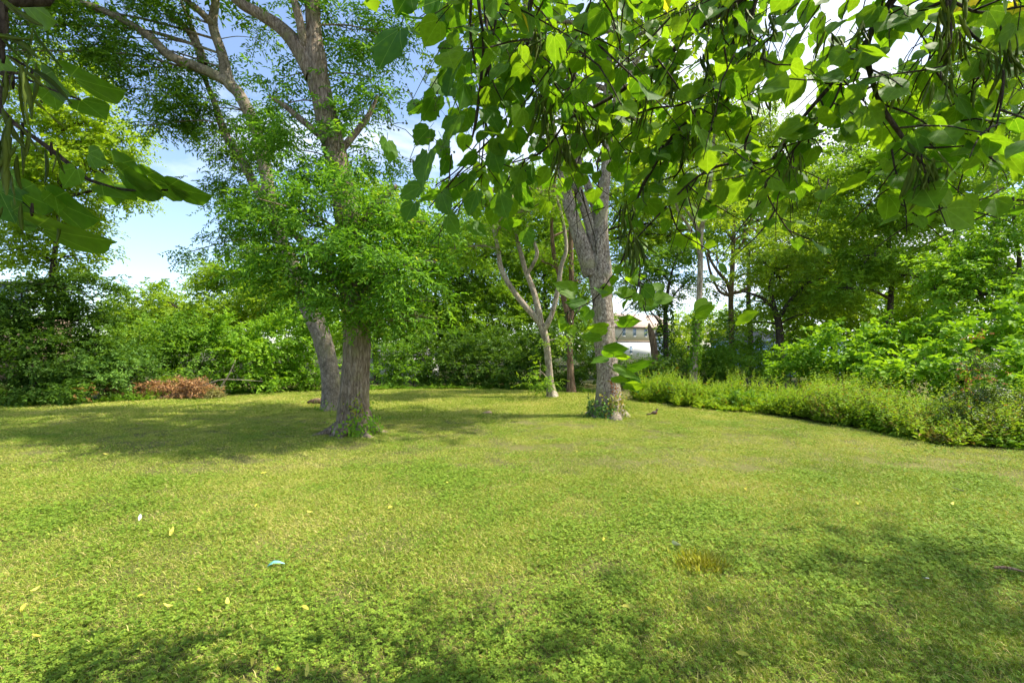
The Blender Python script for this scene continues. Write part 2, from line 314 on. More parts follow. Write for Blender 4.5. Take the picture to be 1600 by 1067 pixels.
def tube_arr(P, rad, sides=8, lump=0.0, ridge=0.0, flare=None, seed=0):
    """swept tube; P (n,3), rad (n). returns V,F(quads) with end fans folded into quads"""
    n = len(P); T = norm(np.gradient(P, axis=0)) if n > 2 else norm(np.repeat((P[-1]-P[0])[None], n, 0))
    ref = np.array([1., 0, 0]) if abs(T[0][0]) < .8 else np.array([0, 1., 0])
    U = np.zeros_like(P); u = norm(np.cross(T[0], ref))
    for i in range(n):
        u = norm(u-T[i]*np.dot(u, T[i])); U[i] = u
    Vv = np.cross(T, U); a = np.linspace(0, 2*np.pi, sides, endpoint=False)
    rr = np.repeat(np.asarray(rad)[:, None], sides, 1)
    if lump or ridge or flare:
        for i in range(n):
            for j in range(sides):
                q = Vector((math.cos(a[j])*1.3, math.sin(a[j])*1.3, i*.11+seed*7.3))
                d = lump*noise.noise(q*1.0)
                if ridge:
                    q2 = Vector((math.cos(a[j])*5.2, math.sin(a[j])*5.2, P[i][2]*1.1+seed))
                    d += ridge*(abs(noise.noise(q2))*2-.5)+ridge*.6*noise.noise(q2*2.7)
                if flare:
                    h = max(0., P[i][2]); amp, hh, k, ph = flare
                    d += amp*math.exp(-h/hh)*(.55+.45*math.cos(k*a[j]+ph)+.35*math.cos((k-2)*a[j]+1.3*ph))
                rr[i, j] *= 1+d
    V = P[:, None]+U[:, None]*(np.cos(a)[None, :, None]*rr[..., None])+Vv[:, None]*(np.sin(a)[None, :, None]*rr[..., None])
    i, j = np.meshgrid(np.arange(n-1), np.arange(sides), indexing='ij'); j2 = (j+1) % sides
    F = np.stack([i*sides+j, i*sides+j2, (i+1)*sides+j2, (i+1)*sides+j], -1).reshape(-1, 4)
    V = V.reshape(-1, 3)
    V = np.vstack([V, P[-1]]); tip = len(V)-1; b = (n-1)*sides
    cap = np.array([[b+q, b+(q+1) % sides, tip] for q in range(sides)])
    return V, F, cap
class Tubes:
    def __init__(s): s.V = []; s.Q = []; s.T = []; s.n = 0
    def add(s, P, rad, sides=5, **k):
        P = np.asarray(P, float); V, F, C = tube_arr(P, rad, sides, **k)
        s.V.append(V); s.Q.append(F+s.n); s.T.append(C+s.n); s.n += len(V)
    def build(s, name, mat, parent=None, kind=None, org=None, smooth=True):
        if not s.V: return None
        V = np.vstack(s.V)
        if org is not None: V = V-np.asarray(org)
        return link(name, meshnp(name, V, [np.vstack(s.Q), np.vstack(s.T)], mat, {'rnd': rng.random(len(V))}, smooth=smooth), parent, kind=kind)

def limb(parent, org, name, pts, mat, sides=10, per=5, **k):
    """pts: (px,py,Y,width_px)  -> tapered tube part"""
    P = np.array([at(*p[:3]) for p in pts]); r = np.array([p[3]/2*p[2]/FPX for p in pts])
    return limbw(parent, org, name, P, r, mat, sides, per, **k)
def limbw(parent, org, name, P, r, mat, sides=10, per=5, **k):
    Q = catmull(np.hstack([P, np.asarray(r)[:, None]]), per)
    t = Tubes(); t.add(Q[:, :3], np.maximum(Q[:, 3], .002), sides, **k)
    return t.build(name, mat, parent, org=org)

def spray_points(blobs, cr, cov, Lf, Wf, per, droop=.25, shell=.55, flat=.5, fac=1.0):
    """blobs in world: centre(3), radii(3). returns leaf arrays"""
    Bs, Ds, Ns, Cs, CC = [], [], [], [], []
    for c, rad in blobs:
        area = math.pi*rad[0]*rad[2]
        nleaf = max(40, int(cov*area/(.3*Lf*Wf)*fac)); nspr = max(6, nleaf//per)
        ncl = int(max(5, 1.6*(rad[0]*rad[2]+rad[0]*rad[1]+rad[1]*rad[2])/3*4/(cr*cr*1.6)))
        ncl = min(ncl, max(5, nspr//3))
        q = norm(rng.normal(size=(ncl, 3))); rr = shell+(1.12-shell)*rng.random((ncl, 1))**.8
        cc = c+q*rr*rad
        CC.append(cc)
        w = rng.random(ncl)**1.5+.15; w /= w.sum()
        ci = rng.choice(ncl, nspr, p=w)
        sp = cc[ci]+rng.normal(size=(nspr, 3))*np.array([cr, cr, cr*flat])*.62
        outw = norm((sp-c)/np.asarray(rad)); outw[:, 2] *= .35
        outw += rng.normal(size=outw.shape)*.55; outw[:, 2] -= droop
        D = norm(outw); up = np.array([0, 0, 1.])+rng.normal(size=D.shape)*.28
        Sd = norm(np.cross(D, up)); Nn = np.cross(Sd, D)
        clc = np.clip(.5+.5*np.tanh(rng.normal(size=ncl)*.7), 0, 1)[ci]
        t = (np.arange(per)+.5)/per; sg = np.where(np.arange(per) % 2 == 0, 1., -1.)
        R_ = Lf*per*.34*(.7+.6*rng.random(nspr))
        base = sp[:, None]+D[:, None]*(t[None, :, None]*R_[:, None, None])-np.array([0, 0, 1.])*(t**2)[None, :, None]*R_[:, None, None]*.22
        ld = D[:, None]*.55+Sd[:, None]*sg[None, :, None]*.8+rng.normal(size=(nspr, per, 3))*.3; ld[..., 2] -= .12
        ln = Nn[:, None]+rng.normal(size=(nspr, per, 3))*.38
        Bs.append(base.reshape(-1, 3)); Ds.append(ld.reshape(-1, 3)); Ns.append(ln.reshape(-1, 3)); Cs.append(np.repeat(clc*.7+.3*rng.random(nspr), per))
    return np.vstack(Bs), np.vstack(Ds), np.vstack(Ns), np.concatenate(Cs), CC

def wblobs(bl):
    out = []
    for b in bl:
        px, py, Y, rx, ry = b[:5]; k = Y/FPX
        rxm, rzm = rx*k, ry*k; rd = b[5] if len(b) > 5 else (rxm+rzm)/2
        out.append((at(px, py, Y), np.array([rxm, rd, rzm])))
    return out

def foliage(root, org, blobs, mat, Lf, Wf, cov=2.6, cr=.4, per=7, name='crown', tpl='blade', trunk_pts=None, twigmat='bark_dark', thick=1.0, **k):
    """one crown (stuff) + its twigs, both children of root; blobs in world coords"""
    B, D, Nn, C, CC = spray_points(blobs, cr, cov, Lf, Wf, per, **k)
    n = len(B); Ln = Lf*(.65+.6*rng.random(n)); Wd = Wf*(.7+.5*rng.random(n))
    leaves(name, B, D, Nn, Ln, Wd, MAT[mat], tpl, C, root, org=org)
    if trunk_pts is not None:
        tw = Tubes(); tp = np.asarray(trunk_pts, float)
        for (c, rad), cc in zip(blobs, CC):
            low = tp[tp[:, 2] < c[2]-.1*rad[2]] if (tp[:, 2] < c[2]-.1*rad[2]).any() else tp[:1]
            s = low[np.argmin(((low-c)**2).sum(1))]
            m = (s+c)/2+np.array([0, 0, .12])*np.linalg.norm(c-s)*.6
            d = np.linalg.norm(c-s); r0 = thick*min(.10, .018+.016*d+.012*rad[0])
            P = catmull([s, m, c, c+(c-m)*.3], 4); tw.add(P, np.linspace(r0, r0*.3, len(P)), 6)
            for q in cc[:26]:
                b = P[rng.integers(len(P)//2, len(P))]
                mid = (b+q)/2+rng.normal(size=3)*.06*np.linalg.norm(q-b)+np.array([0, 0, .05])
                tw.add([b, mid, q], [r0*.28, r0*.18, r0*.06], 4)
        tw.build('branches', MAT[twigmat], root, kind='stuff', org=org)

# ---------------------------------------------------------------- terrain
def gz(x, y):
    return .035*math.sin(x*.35+.6)*math.cos(y*.28)+.012*math.sin(x*1.3+y*.7)
def grid(x0, x1, y0, y1, nx, ny, fz):
    xs = np.linspace(x0, x1, nx); ys = np.linspace(y0, y1, ny)
    V = np.array([[x, y, fz(x, y)] for y in ys for x in xs])
    i, j = np.meshgrid(np.arange(ny-1), np.arange(nx-1), indexing='ij')
    F = np.stack([i*nx+j, i*nx+j+1, (i+1)*nx+j+1, (i+1)*nx+j], -1).reshape(-1, 4)
    return V, F
V, F = grid(-500, 500, -300, 700, 41, 41, lambda x, y: -.12)
tag(link('ground', meshnp('ground', V, F, MAT['soil'])), kind='structure')
V, F = grid(-26, 24, -8, 23, 120, 80, gz)
tag(link('lawn', meshnp('lawn', V, F, MAT['turf'], smooth=True)), kind='structure')

LAWN = [(-26, -6), (-26, 13.2), (-14.5, 13.9), (-12, 14.5), (-10.8, 16.2), (-8.5, 18.2), (-5.8, 19.2), (-2.6, 19.6), (0, 19), (1.5, 18.2), (2.8, 17.6), (3.4, 15.6), (4.3, 14.2), (5.2, 12.9), (6.6, 11.1), (7.05, 9.6), (7.1, 7.9), (8.2, 7.6), (14, 7.4), (14, -6)]
def inside(x, y, poly=LAWN):
    c = np.zeros(len(x), bool); n = len(poly)
    for i in range(n):
        (x1, y1), (x2, y2) = poly[i], poly[(i+1) % n]
        if y1 == y2: continue
        c ^= ((y1 > y) != (y2 > y)) & (x < (x2-x1)*(y-y1)/(y2-y1)+x1)
    return c

# turf patch prototypes (not linked to the scene: only instanced by the lawn's own node tree)
PC = bpy.data.collections.new('turf_patches')
def patch(name, nblade, nclov, rad, hmin, hmax, wid):
    Vs = []; Fs = []; r = []; k = []; n0 = 0
    n = nblade; p = rng.normal(size=(n, 2))*rad*.55; a = rng.random(n)*6.283; tilt = .25+rng.random(n)*.95
    h = hmin+(hmax-hmin)*rng.random(n); w = wid*(.6+.7*rng.random(n))
    d = np.stack([np.cos(a)*np.sin(tilt), np.sin(a)*np.sin(tilt), np.cos(tilt)], 1)
    s = np.stack([-np.sin(a), np.cos(a), np.zeros(n)], 1); sa = rng.random(n)*1.5; up = np.stack([np.cos(a)*np.cos(tilt), np.sin(a)*np.cos(tilt), -np.sin(tilt)], 1)
    s = s*np.cos(sa)[:, None]+up*np.sin(sa)[:, None]
    b = np.stack([p[:, 0], p[:, 1], np.full(n, -.01)], 1)
    m = b+d*h[:, None]*.6; t = b+d*h[:, None]+np.stack([np.cos(a), np.sin(a), np.full(n, -.7)], 1)*h[:, None]*.25
    V = np.stack([b-s*w[:, None]/2, b+s*w[:, None]/2, m+s*w[:, None]*.45, m-s*w[:, None]*.45, t], 1).reshape(-1, 3)
    o = np.arange(n)[:, None]*5
    T = np.vstack([o+[0, 1, 2], o+[0, 2, 3], o+[3, 2, 4]])
    Vs.append(V); Fs.append(T); rr = rng.random(n); rr[rng.random(n) < .17] = 1.7; rr[rng.random(n) < .12] = -.4
    r.append(np.repeat(rr, 5)); k.append(np.zeros(n*5)); n0 = n*5
    if nclov:
        n = nclov; p = rng.normal(size=(n, 2))*rad*.5; hz = .01+rng.random(n)*.024; ph = rng.random(n)*6.28; rv = rng.random(n); sz = .006+rng.random(n)*.0055
        tx = rng.normal(size=(n, 2))*.3
        for q in range(3):
            a = ph+q*2.094; ca, sa = np.cos(a), np.sin(a)
            def pt(f, g):
                x = ca*f-sa*g; y = sa*f+ca*g
                return np.stack([p[:, 0]+x*sz, p[:, 1]+y*sz, hz+(x*tx[:, 0]+y*tx[:, 1])*sz+.15*f*sz], 1)
            V = np.stack([pt(.05, 0), pt(.7, .55), pt(1.15, .35), pt(1.0, 0), pt(1.15, -.35), pt(.7, -.55)], 1).reshape(-1, 3)
            o = np.arange(n)[:, None]*6+n0
            Vs.append(V); Fs.append(np.vstack([o+[0, 3, 1], o+[1, 3, 2], o+[0, 5, 3], o+[5, 4, 3]])); n0 += n*6
            r.append(np.repeat(np.clip(rv*1.3-.2+rng.normal(size=n)*.15, -.2, 1.2), 6)); k.append(np.ones(n*6))
    me = meshnp(name, np.vstack(Vs), np.vstack(Fs), MAT['grass'], {'rnd': np.concatenate(r), 'clr': np.concatenate(k)})
    PC.objects.link(bpy.data.objects.new(name, me))
for i in range(3): patch('patch_a%d' % i, 360, 8, .2, .02, .05, .0034)     # 0-2 grass
for i in range(3): patch('patch_b%d' % i, 300, 34, .2, .018, .046, .0034)     # 3-5 grass and clover
for i in range(3): patch('patch_c%d' % i, 240, 110, .2, .018, .045, .0034)     # 6-8 clover
for i in range(2): patch('patch_d%d' % i, 700, 0, .38, .03, .055, .007)      # 9-10 for the far lawn
# points
def lawnpts():
    P = []
    n = 5200
    x = rng.uniform(-6, 6, n); y = rng.uniform(.6, 6.2, n); keep = (np.abs(x) < y*1.2+1.2)
    x, y = x[keep], y[keep]; P.append((x, y, np.zeros(len(x))))
    n = 6000
    x = rng.uniform(-15, 14, n); y = rng.uniform(5.8, 12.5, n); keep = (np.abs(x) < y*1.15+.6); x, y = x[keep], y[keep]; P.append((x, y, np.zeros(len(x))))
    n = 6500
    x = rng.uniform(-24, 14, n); y = rng.uniform(11.5, 20.5, n); keep = (np.abs(x) < y*1.15+.6); x, y = x[keep], y[keep]; P.append((x, y, np.ones(len(x))))
    x = np.concatenate([p[0] for p in P]); y = np.concatenate([p[1] for p in P]); f = np.concatenate([p[2] for p in P])
    k = inside(x, y); return x[k], y[k], f[k]
x, y, far = lawnpts()
# thin the near rings to the density each needs
dens = np.where(y < 6, 1.0, 1.0)
z = np.array([gz(a, b) for a, b in zip(x, y)])
nv = np.array([noise.fractal(Vector((a*.55, b*.55, 2.2)), .8, 2.1, 4) for a, b in zip(x, y)])
bias = np.interp(y, [2, 3.5, 5, 8, 14], [-.04, -.06, -.16, -.3, -.45])
v = nv*.75+bias+rng.normal(size=len(x))*.26
typ = np.where(v > .2, 6, np.where(v > -.08, 3, 0))+rng.integers(0, 3, len(x))
typ = np.where(far > 0, 9+rng.integers(0, 2, len(x)), typ)
me = bpy.data.meshes.new('grass_points'); me.vertices.add(len(x)); me.vertices.foreach_set('co', np.stack([x, y, z], 1).astype(np.float32).ravel())
a = me.attributes.new('patch', 'INT', 'POINT'); a.data.foreach_set('value', typ.astype(np.int32))
a = me.attributes.new('turn', 'FLOAT_VECTOR', 'POINT'); a.data.foreach_set('vector', np.stack([rng.normal(size=len(x))*.05, rng.normal(size=len(x))*.05, rng.random(len(x))*6.283], 1).astype(np.float32).ravel())
a = me.attributes.new('size', 'FLOAT', 'POINT'); a.data.foreach_set('value', (.75+.55*rng.random(len(x))).astype(np.float32))
ng = bpy.data.node_groups.new('grass_scatter', 'GeometryNodeTree')
ng.interface.new_socket('Geometry', in_out='INPUT', socket_type='NodeSocketGeometry'); ng.interface.new_socket('Geometry', in_out='OUTPUT', socket_type='NodeSocketGeometry')
gi = ng.nodes.new('NodeGroupInput'); go = ng.nodes.new('NodeGroupOutput'); ip = ng.nodes.new('GeometryNodeInstanceOnPoints'); ci = ng.nodes.new('GeometryNodeCollectionInfo')
ci.inputs['Collection'].default_value = PC; ci.inputs['Separate Children'].default_value = True; ci.inputs['Reset Children'].default_value = True
def na(nm, ty):
    q = ng.nodes.new('GeometryNodeInputNamedAttribute'); q.data_type = ty; q.inputs[0].default_value = nm; return q.outputs[0]
ng.links.new(gi.outputs[0], ip.inputs['Points']); ng.links.new(ci.outputs[0], ip.inputs['Instance']); ip.inputs['Pick Instance'].default_value = True
ng.links.new(na('patch', 'INT'), ip.inputs['Instance Index'])
e2r = ng.nodes.new('FunctionNodeEulerToRotation'); ng.links.new(na('turn', 'FLOAT_VECTOR'), e2r.inputs[0]); ng.links.new(e2r.outputs[0], ip.inputs['Rotation'])
ng.links.new(na('size', 'FLOAT'), ip.inputs['Scale']); ng.links.new(ip.outputs[0], go.inputs[0])
me.materials.append(MAT['grass'])
g = link('grass', me); g.modifiers.new('scatter', 'NODES').node_group = ng
tag(g, 'mown lawn grass mixed with clover and dry yellow patches', 'grass', kind='stuff')

# ---------------------------------------------------------------- houses far behind
def box(Vs, Fs, x0, x1, y0, y1, z0, z1):
    n = len(Vs)
    for q in ((x0, y0, z0), (x1, y0, z0), (x1, y1, z0), (x0, y1, z0), (x0, y0, z1), (x1, y0, z1), (x1, y1, z1), (x0, y1, z1)): Vs.append(q)
    for f in ((0, 3, 2, 1), (4, 5, 6, 7), (0, 1, 5, 4), (1, 2, 6, 5), (2, 3, 7, 6), (3, 0, 4, 7)): Fs.append([n+i for i in f])
def boxpart(name, parent, mat, *bs, kind=None):
    Vs, Fs = [], []
    for b in bs: box(Vs, Fs, *b)
    return link(name, meshnp(name, np.array(Vs, float), np.array(Fs), MAT[mat]), parent, kind=kind)
def gable(parent, mat, w, d, ze, zr, ov=.4, axis='x'):
    # ridge along x
    th = .15
    prof = [(-d/2-ov, ze), (0, zr), (d/2+ov, ze), (d/2+ov, ze-th), (0, zr-th*1.3), (-d/2-ov, ze-th)]
    Vs = [(-w/2-ov, p[0], p[1]) for p in prof]+[(w/2+ov, p[0], p[1]) for p in prof]
    Fs = [[i, (i+1) % 6, (i+1) % 6+6, i+6] for i in range(6)]+[[0, 5, 4, 1], [1, 4, 3, 2], [6, 7, 10, 11], [7, 8, 9, 10]]
    Vs = np.array(Vs)
    if axis == 'y': Vs = Vs[:, [1, 0, 2]]; Fs = [f[::-1] for f in Fs]
    return link('roof', meshnp('roof', Vs, np.array(Fs), MAT[mat]), parent)
def window(parent, x, z, w, h, yf, fm='white'):
    f = boxpart('window', parent, fm, (x-w/2, x-w/2+.07, yf-.06, yf+.02, z-h/2, z+h/2), (x+w/2-.07, x+w/2, yf-.06, yf+.02, z-h/2, z+h/2),
                (x-w/2+.07, x+w/2-.07, yf-.06, yf+.02, z+h/2-.07, z+h/2), (x-w/2+.07, x+w/2-.07, yf-.06, yf+.02, z-h/2, z-h/2+.08), (x-w/2+.07, x+w/2-.07, yf-.055, yf+.02, z-.03, z+.03))
    boxpart('pane', f, 'glass', (x-w/2+.07, x+w/2-.07, yf-.03, yf+.01, z-h/2+.08, z+h/2-.07))
def house(name, label, cx, cy, w, d, ze, zr, wall, roof, wins, low=None, rot=0, group=None, axis='x', split=None):
    e = empty(name, (cx, cy, 0), label, 'house' if 'house' in name else name.split('_')[-1], group)
    if split: boxpart('lower_wall', e, low, (-w/2, w/2, -d/2, d/2, -.1, split-.06)); boxpart('belt_trim', e, 'tanroof', (-w/2-.05, w/2+.05, -d/2-.05, d/2+.05, split-.06, split+.08)); boxpart('upper_wall', e, wall, (-w/2, w/2, -d/2, d/2, split+.08, ze-.12))
    else: boxpart('wall', e, wall, (-w/2, w/2, -d/2, d/2, -.1, ze-.12))
    gable(e, roof, w, d, ze, zr, axis=axis)
    if axis == 'x':
        for s in (-1, 1):
            x = s*(w/2-.02); Vs = np.array([(x, -d/2, ze-.12), (x, d/2, ze-.12), (x, 0, zr-.2)]); link('gable_wall', meshnp('gable_wall', Vs, np.array([[0, 1, 2]]), MAT[wall]), e)
    else:
        for s in (-1, 1):
            y_ = s*(d/2-.02); Vs = np.array([(-w/2, y_, ze-.12), (w/2, y_, ze-.12), (0, y_, zr-.25)]); link('gable_wall', meshnp('gable_wall', Vs, np.array([[0, 1, 2]]), MAT[wall]), e)
    for (x, z, ww, hh) in wins: window(e, x, z, ww, hh, -d/2)
    e.rotation_euler.z = rot
    return e
hx = lambda px, d: (px-800)/FPX*d
house('cream_house', 'cream two-storey house with tan roof seen between the trees', hx(995, 84), 90, 15, 8, 5.6, 8.2, 'cream', 'tanroof',
      [(-5.2, 4.6, .85, 1.5), (-2.6, 4.6, .85, 1.5), (.2, 4.6, .85, 1.5), (1.9, 4.6, .85, 1.5), (2.2, 1.5, .85, 1.4), (-3.5, 1.5, .85, 1.4), (4.2, 4.15, .75, 1.4)], low='white', split=3.0, rot=R(32))
house('white_house', 'low house with dark grey roof and white gable behind the ivy trunk', hx(1075, 66), 68, 6, 5, 3.6, 4.6, 'white', 'greyroof', [(-1.6, 2.9, .7, .9)])
house('blue_house', 'pale blue house with grey roof half hidden behind shrubs', hx(1192, 44), 47, 5.0, 5, 2.4, 3.4, 'blue', 'greyroof', [(-1.9, 1.9, .9, 1.0), (1.4, 1.9, .9, 1.0)])
house('blue_shed', 'small blue shed with long flat grey roof edge above the vines', hx(1285, 30), 32, 3.4, 3, 2.25, 2.3, 'lightblue', 'greymetal', [(0, 1.5, .7, .7)])
house('white_shed', 'white shed glimpsed through the hedge behind the front trunk', hx(620, 28), 30, 3.8, 3, 1.25, 2.0, 'white', 'greyroof', [(-.9, .75, .5, .5), (.9, .75, .5, .5)])
e = empty('sunroom', (hx(8, 26), 26, 0), 'white framed glass sunroom at the far left behind the tall tree', 'sunroom')
boxpart('wall', e, 'stone', (-1.3, 1.3, 0, 2.5, -.1, 3.4)); boxpart('roof', e, 'greyroof', (-1.5, 1.5, -.2, 2.7, 5.1, 5.25))
for xx in (-1.25, -.42, .42, 1.25): boxpart('post', e, 'white', (xx-.05, xx+.05, -.05, .05, 3.4, 5.1))
for xx in (-.835, 0, .835): boxpart('pane', e, 'glass', (xx-.36, xx+.36, -.01, .01, 3.42, 5.08))
e = empty('white_pipe_rail', (hx(1108, 30), 30, 0), 'white horizontal pipe rail behind shrubs right of the ivy trunk', 'rail')
t = Tubes(); t.add([(-1.3, 0, 1.62), (1.2, 0, 1.62)], [.06, .06], 8); t.build('rail', MAT['white'], e)
for xx in (-1.2, 0, 1.1): t = Tubes(); t.add([(xx, 0, -.1), (xx, 0, 1.57)], [.04, .04], 8); t.build('post', MAT['white'], e)
e = empty('blue_post', (hx(1131, 29), 29, 0), 'pale blue square post standing left of the blue house', 'post')
boxpart('post', e, 'lightblue', (-.12, .12, -.12, .12, -.1, 2.1)); boxpart('cap', e, 'white', (-.15, .15, -.15, .15, 2.1, 2.16))

# ---------------------------------------------------------------- the main trees
def tree_root(name, px, Y, label, cat='tree', group=None):
    x = (px-800)/FPX*Y; return empty(name, (x, Y, 0), label, cat, group), np.array([x, Y, 0.])
def ivy_on(root, org, P, r, z0, z1, n, mat, L_=.07, name='ivy', side=None):
    """ivy leaves clinging round a trunk axis P with radii r"""
    P = np.asarray(P); zs = P[:, 2]; z_ = rng.uniform(z0, z1, n); cx_ = np.interp(z_, zs, P[:, 0]); cy_ = np.interp(z_, zs, P[:, 1]); rr = np.interp(z_, zs, r)
    a = rng.random(n)*6.283 if side is None else rng.normal(size=n)*side[1]+side[0]
    o = np.stack([np.cos(a), np.sin(a), rng.normal(size=n)*.25], 1)
    B = np.stack([cx_, cy_, z_], 1)+o*(rr*(1+.1*rng.random(n))+rng.exponential(.035, n))[:, None]
    D = np.stack([rng.normal(size=n)*.6, rng.normal(size=n)*.6, -.6-rng.random(n)], 1)+o*.5
    leaves(name, B, D, o+rng.normal(size=o.shape)*.35, L_*(.6+.7*rng.random(n)), L_*.85*(.6+.7*rng.random(n)), MAT[mat], 'broad', None, root, org=org)

# A: big front trunk
rA, oA = tree_root('ash_tree', 555, 9.15, 'massive ash with straight furrowed trunk and leafy low boughs, front of the left pair')
A = [(555, 690, 9.15, 62), (555, 640, 9.15, 58), (555, 600, 9.15, 55), (557, 540, 9.15, 53), (556, 480, 9.15, 51), (550, 400, 9.2, 49), (538, 310, 9.2, 46), (522, 230, 9.25, 44), (505, 160, 9.3, 42), (494, 100, 9.3, 40), (490, 40, 9.3, 30), (488, -60, 9.3, 26), (492, -300, 9.4, 18), (500, -600, 9.4, 8)]
PA = np.array([at(*p[:3]) for p in A]); rAa = np.array([p[3]/2*p[2]/FPX*.77 for p in A]); PA[0][2] = -.05
Q = catmull(np.hstack([PA, rAa[:, None]]), 12)
t = Tubes(); t.add(Q[:, :3], Q[:, 3], 48, lump=.10, ridge=.10, flare=(.85, .22, 5, .4), seed=1); t.build('trunk', MAT['bark_ash'], rA, org=oA)
# surface roots
for a0, ln in ((3.5, .55), (4.5, .35), (5.4, .4), (2.7, .35), (.2, .3)):
    p0 = oA+np.array([math.cos(a0)*.25, math.sin(a0)*.25, .16]); p1 = oA+np.array([math.cos(a0)*(.3+ln*.4), math.sin(a0)*(.3+ln*.4), .05]); p2 = oA+np.array([math.cos(a0+.15)*(.35+ln), math.sin(a0+.15)*(.35+ln), -.03])
    limbw(rA, oA, 'root', np.array([p0, p1, p2]), [.12, .07, .03], MAT['bark_ash'], 12, 6, lump=.2, seed=a0)
limb(rA, oA, 'limb', [(492, 118, 9.3, 30), (470, 80, 9.3, 27), (440, 45, 9.3, 20), (405, 22, 9.3, 17), (370, 0, 9.3, 15), (320, -60, 9.2, 12), (240, -200, 9, 7)], MAT['bark_ash'], 20, 8, lump=.12)
limb(rA, oA, 'limb', [(480, 90, 9.3, 16), (470, 40, 9.1, 13), (455, -20, 9, 11), (430, -160, 8.8, 6)], MAT['bark_ash'], 14, 6, lump=.12)
for lp in ([(552, 470, 9.15, 22), (500, 400, 8.9, 15), (450, 360, 8.7, 10), (400, 340, 8.6, 5)], [(556, 480, 9.1, 20), (600, 430, 8.8, 14), (640, 410, 8.6, 9), (680, 410, 8.5, 4)],
           [(540, 380, 9.1, 18), (590, 320, 8.9, 12), (620, 290, 8.8, 6)], [(556, 500, 9.0, 12), (575, 470, 8.4, 8), (590, 460, 8.1, 4)], [(520, 250, 9.2, 14), (570, 190, 9.4, 9), (590, 150, 9.5, 4)], [(510, 220, 9.2, 12), (450, 170, 9.3, 8), (420, 150, 9.4, 4)]):
    limb(rA, oA, 'limb', lp, MAT['bark_ash'], 10, 5, lump=.1)
bA = [(432, 335, 8.9, 40, 44), (480, 300, 9.0, 55, 50), (550, 340, 8.4, 85, 60, 1.0), (500, 400, 8.4, 75, 55, .9), (600, 410, 8.5, 70, 55, .9), (640, 425, 8.6, 36, 44, .7), (452, 420, 8.9, 42, 34, .7),
      (600, 470, 8.5, 58, 24, .6), (520, 462, 8.3, 50, 26, .6), (640, 492, 8.5, 22, 10, .3), (470, 458, 8.6, 30, 12, .3), (590, 503, 8.4, 18, 9, .3), (662, 470, 8.6, 16, 10, .3), (395, 395, 9.2, 24, 14, .4), (600, 340, 8.9, 55, 50, .8), (570, 395, 8.0, 60, 45, .5), (545, 490, 8.5, 40, 18, .3),
      (470, 235, 9.4, 40, 40, .6), (440, 165, 9.6, 40, 42, .6), (555, 175, 9.7, 38, 60, .6), (585, 235, 9.8, 30, 30, .5), (575, 120, 9.8, 32, 40, .5), (545, 45, 9.7, 55, 45, .7), (600, 55, 9.7, 42, 40, .5), (470, 20, 9.5, 30, 30, .4),
      (450, 120, 9.8, 25, 35, .5), (540, 240, 9.3, 30, 35, .4)]
bA = wblobs(bA)
bAo = [(np.array([-6.5, 9.8, 12.0]), np.array([3.0, 2.4, 1.6])), (np.array([-2.6, 9.2, 11.5]), np.array([2.0, 2.0, 1.5])), (np.array([-4.5, 9.6, 14]), np.array([2.6, 2.4, 1.5]))]
bA += [(c+rng.normal(size=3)*r_*np.array([.62, .5, .7]), r_*.4) for c, r_ in bA[:12] for _ in (0, 1)]
foliage(rA, oA, bA, 'ash', .115, .036, cov=1.75, thick=.45, flat=.32, droop=.4, shell=.45, cr=.34, per=9, trunk_pts=Q[::4, :3], twigmat='bark_ash')
foliage(rA, oA, bAo, 'ash', .2, .08, cov=1.1, cr=.5, per=9, name='upper_crown', trunk_pts=Q[-20::4, :3], twigmat='bark_ash')
ivy_on(rA, oA, Q[:, :3], Q[:, 3]*1.5, .0, .32, 260, 'vine', .06, 'ground_ivy', side=(-.9, .5))
ivy_on(rA, oA, Q[:, :3], Q[:, 3]*1.15, .2, .75, 90, 'ivyyellow', .045, 'yellowing_ivy', side=(-1.2, .25))

# B: leaning trunk behind
rB, oB = tree_root('leaning_tree', 517, 12.4, 'tall tree with smooth leaning forked trunk just behind the front left trunk')
Bt = [(519, 655, 12.4, 40), (518, 620, 12.4, 36), (515, 580, 12.4, 34), (507, 540, 12.4, 35), (492, 500, 12.4, 34), (477, 470, 12.4, 30), (455, 410, 12.4, 27), (430, 350, 12.4, 25), (414, 263, 12.4, 22), (400, 205, 12.3, 21), (375, 150, 12.3, 22), (357, 128, 12.3, 22), (347, 85, 12.3, 18), (333, 40, 12.3, 17), (337, 0, 12.3, 14), (345, -100, 12.2, 11), (360, -330, 12, 6)]
PB = np.array([at(*p[:3]) for p in Bt]); PB[0][2] = -.05; rb = np.array([p[3]/2*p[2]/FPX*.8 for p in Bt])
QB = catmull(np.hstack([PB, rb[:, None]]), 8)
t = Tubes(); t.add(QB[:, :3], QB[:, 3], 36, lump=.12, ridge=.03, flare=(.5, .22, 4, 1.1), seed=2); t.build('trunk', MAT['bark_smooth'], rB, org=oB)
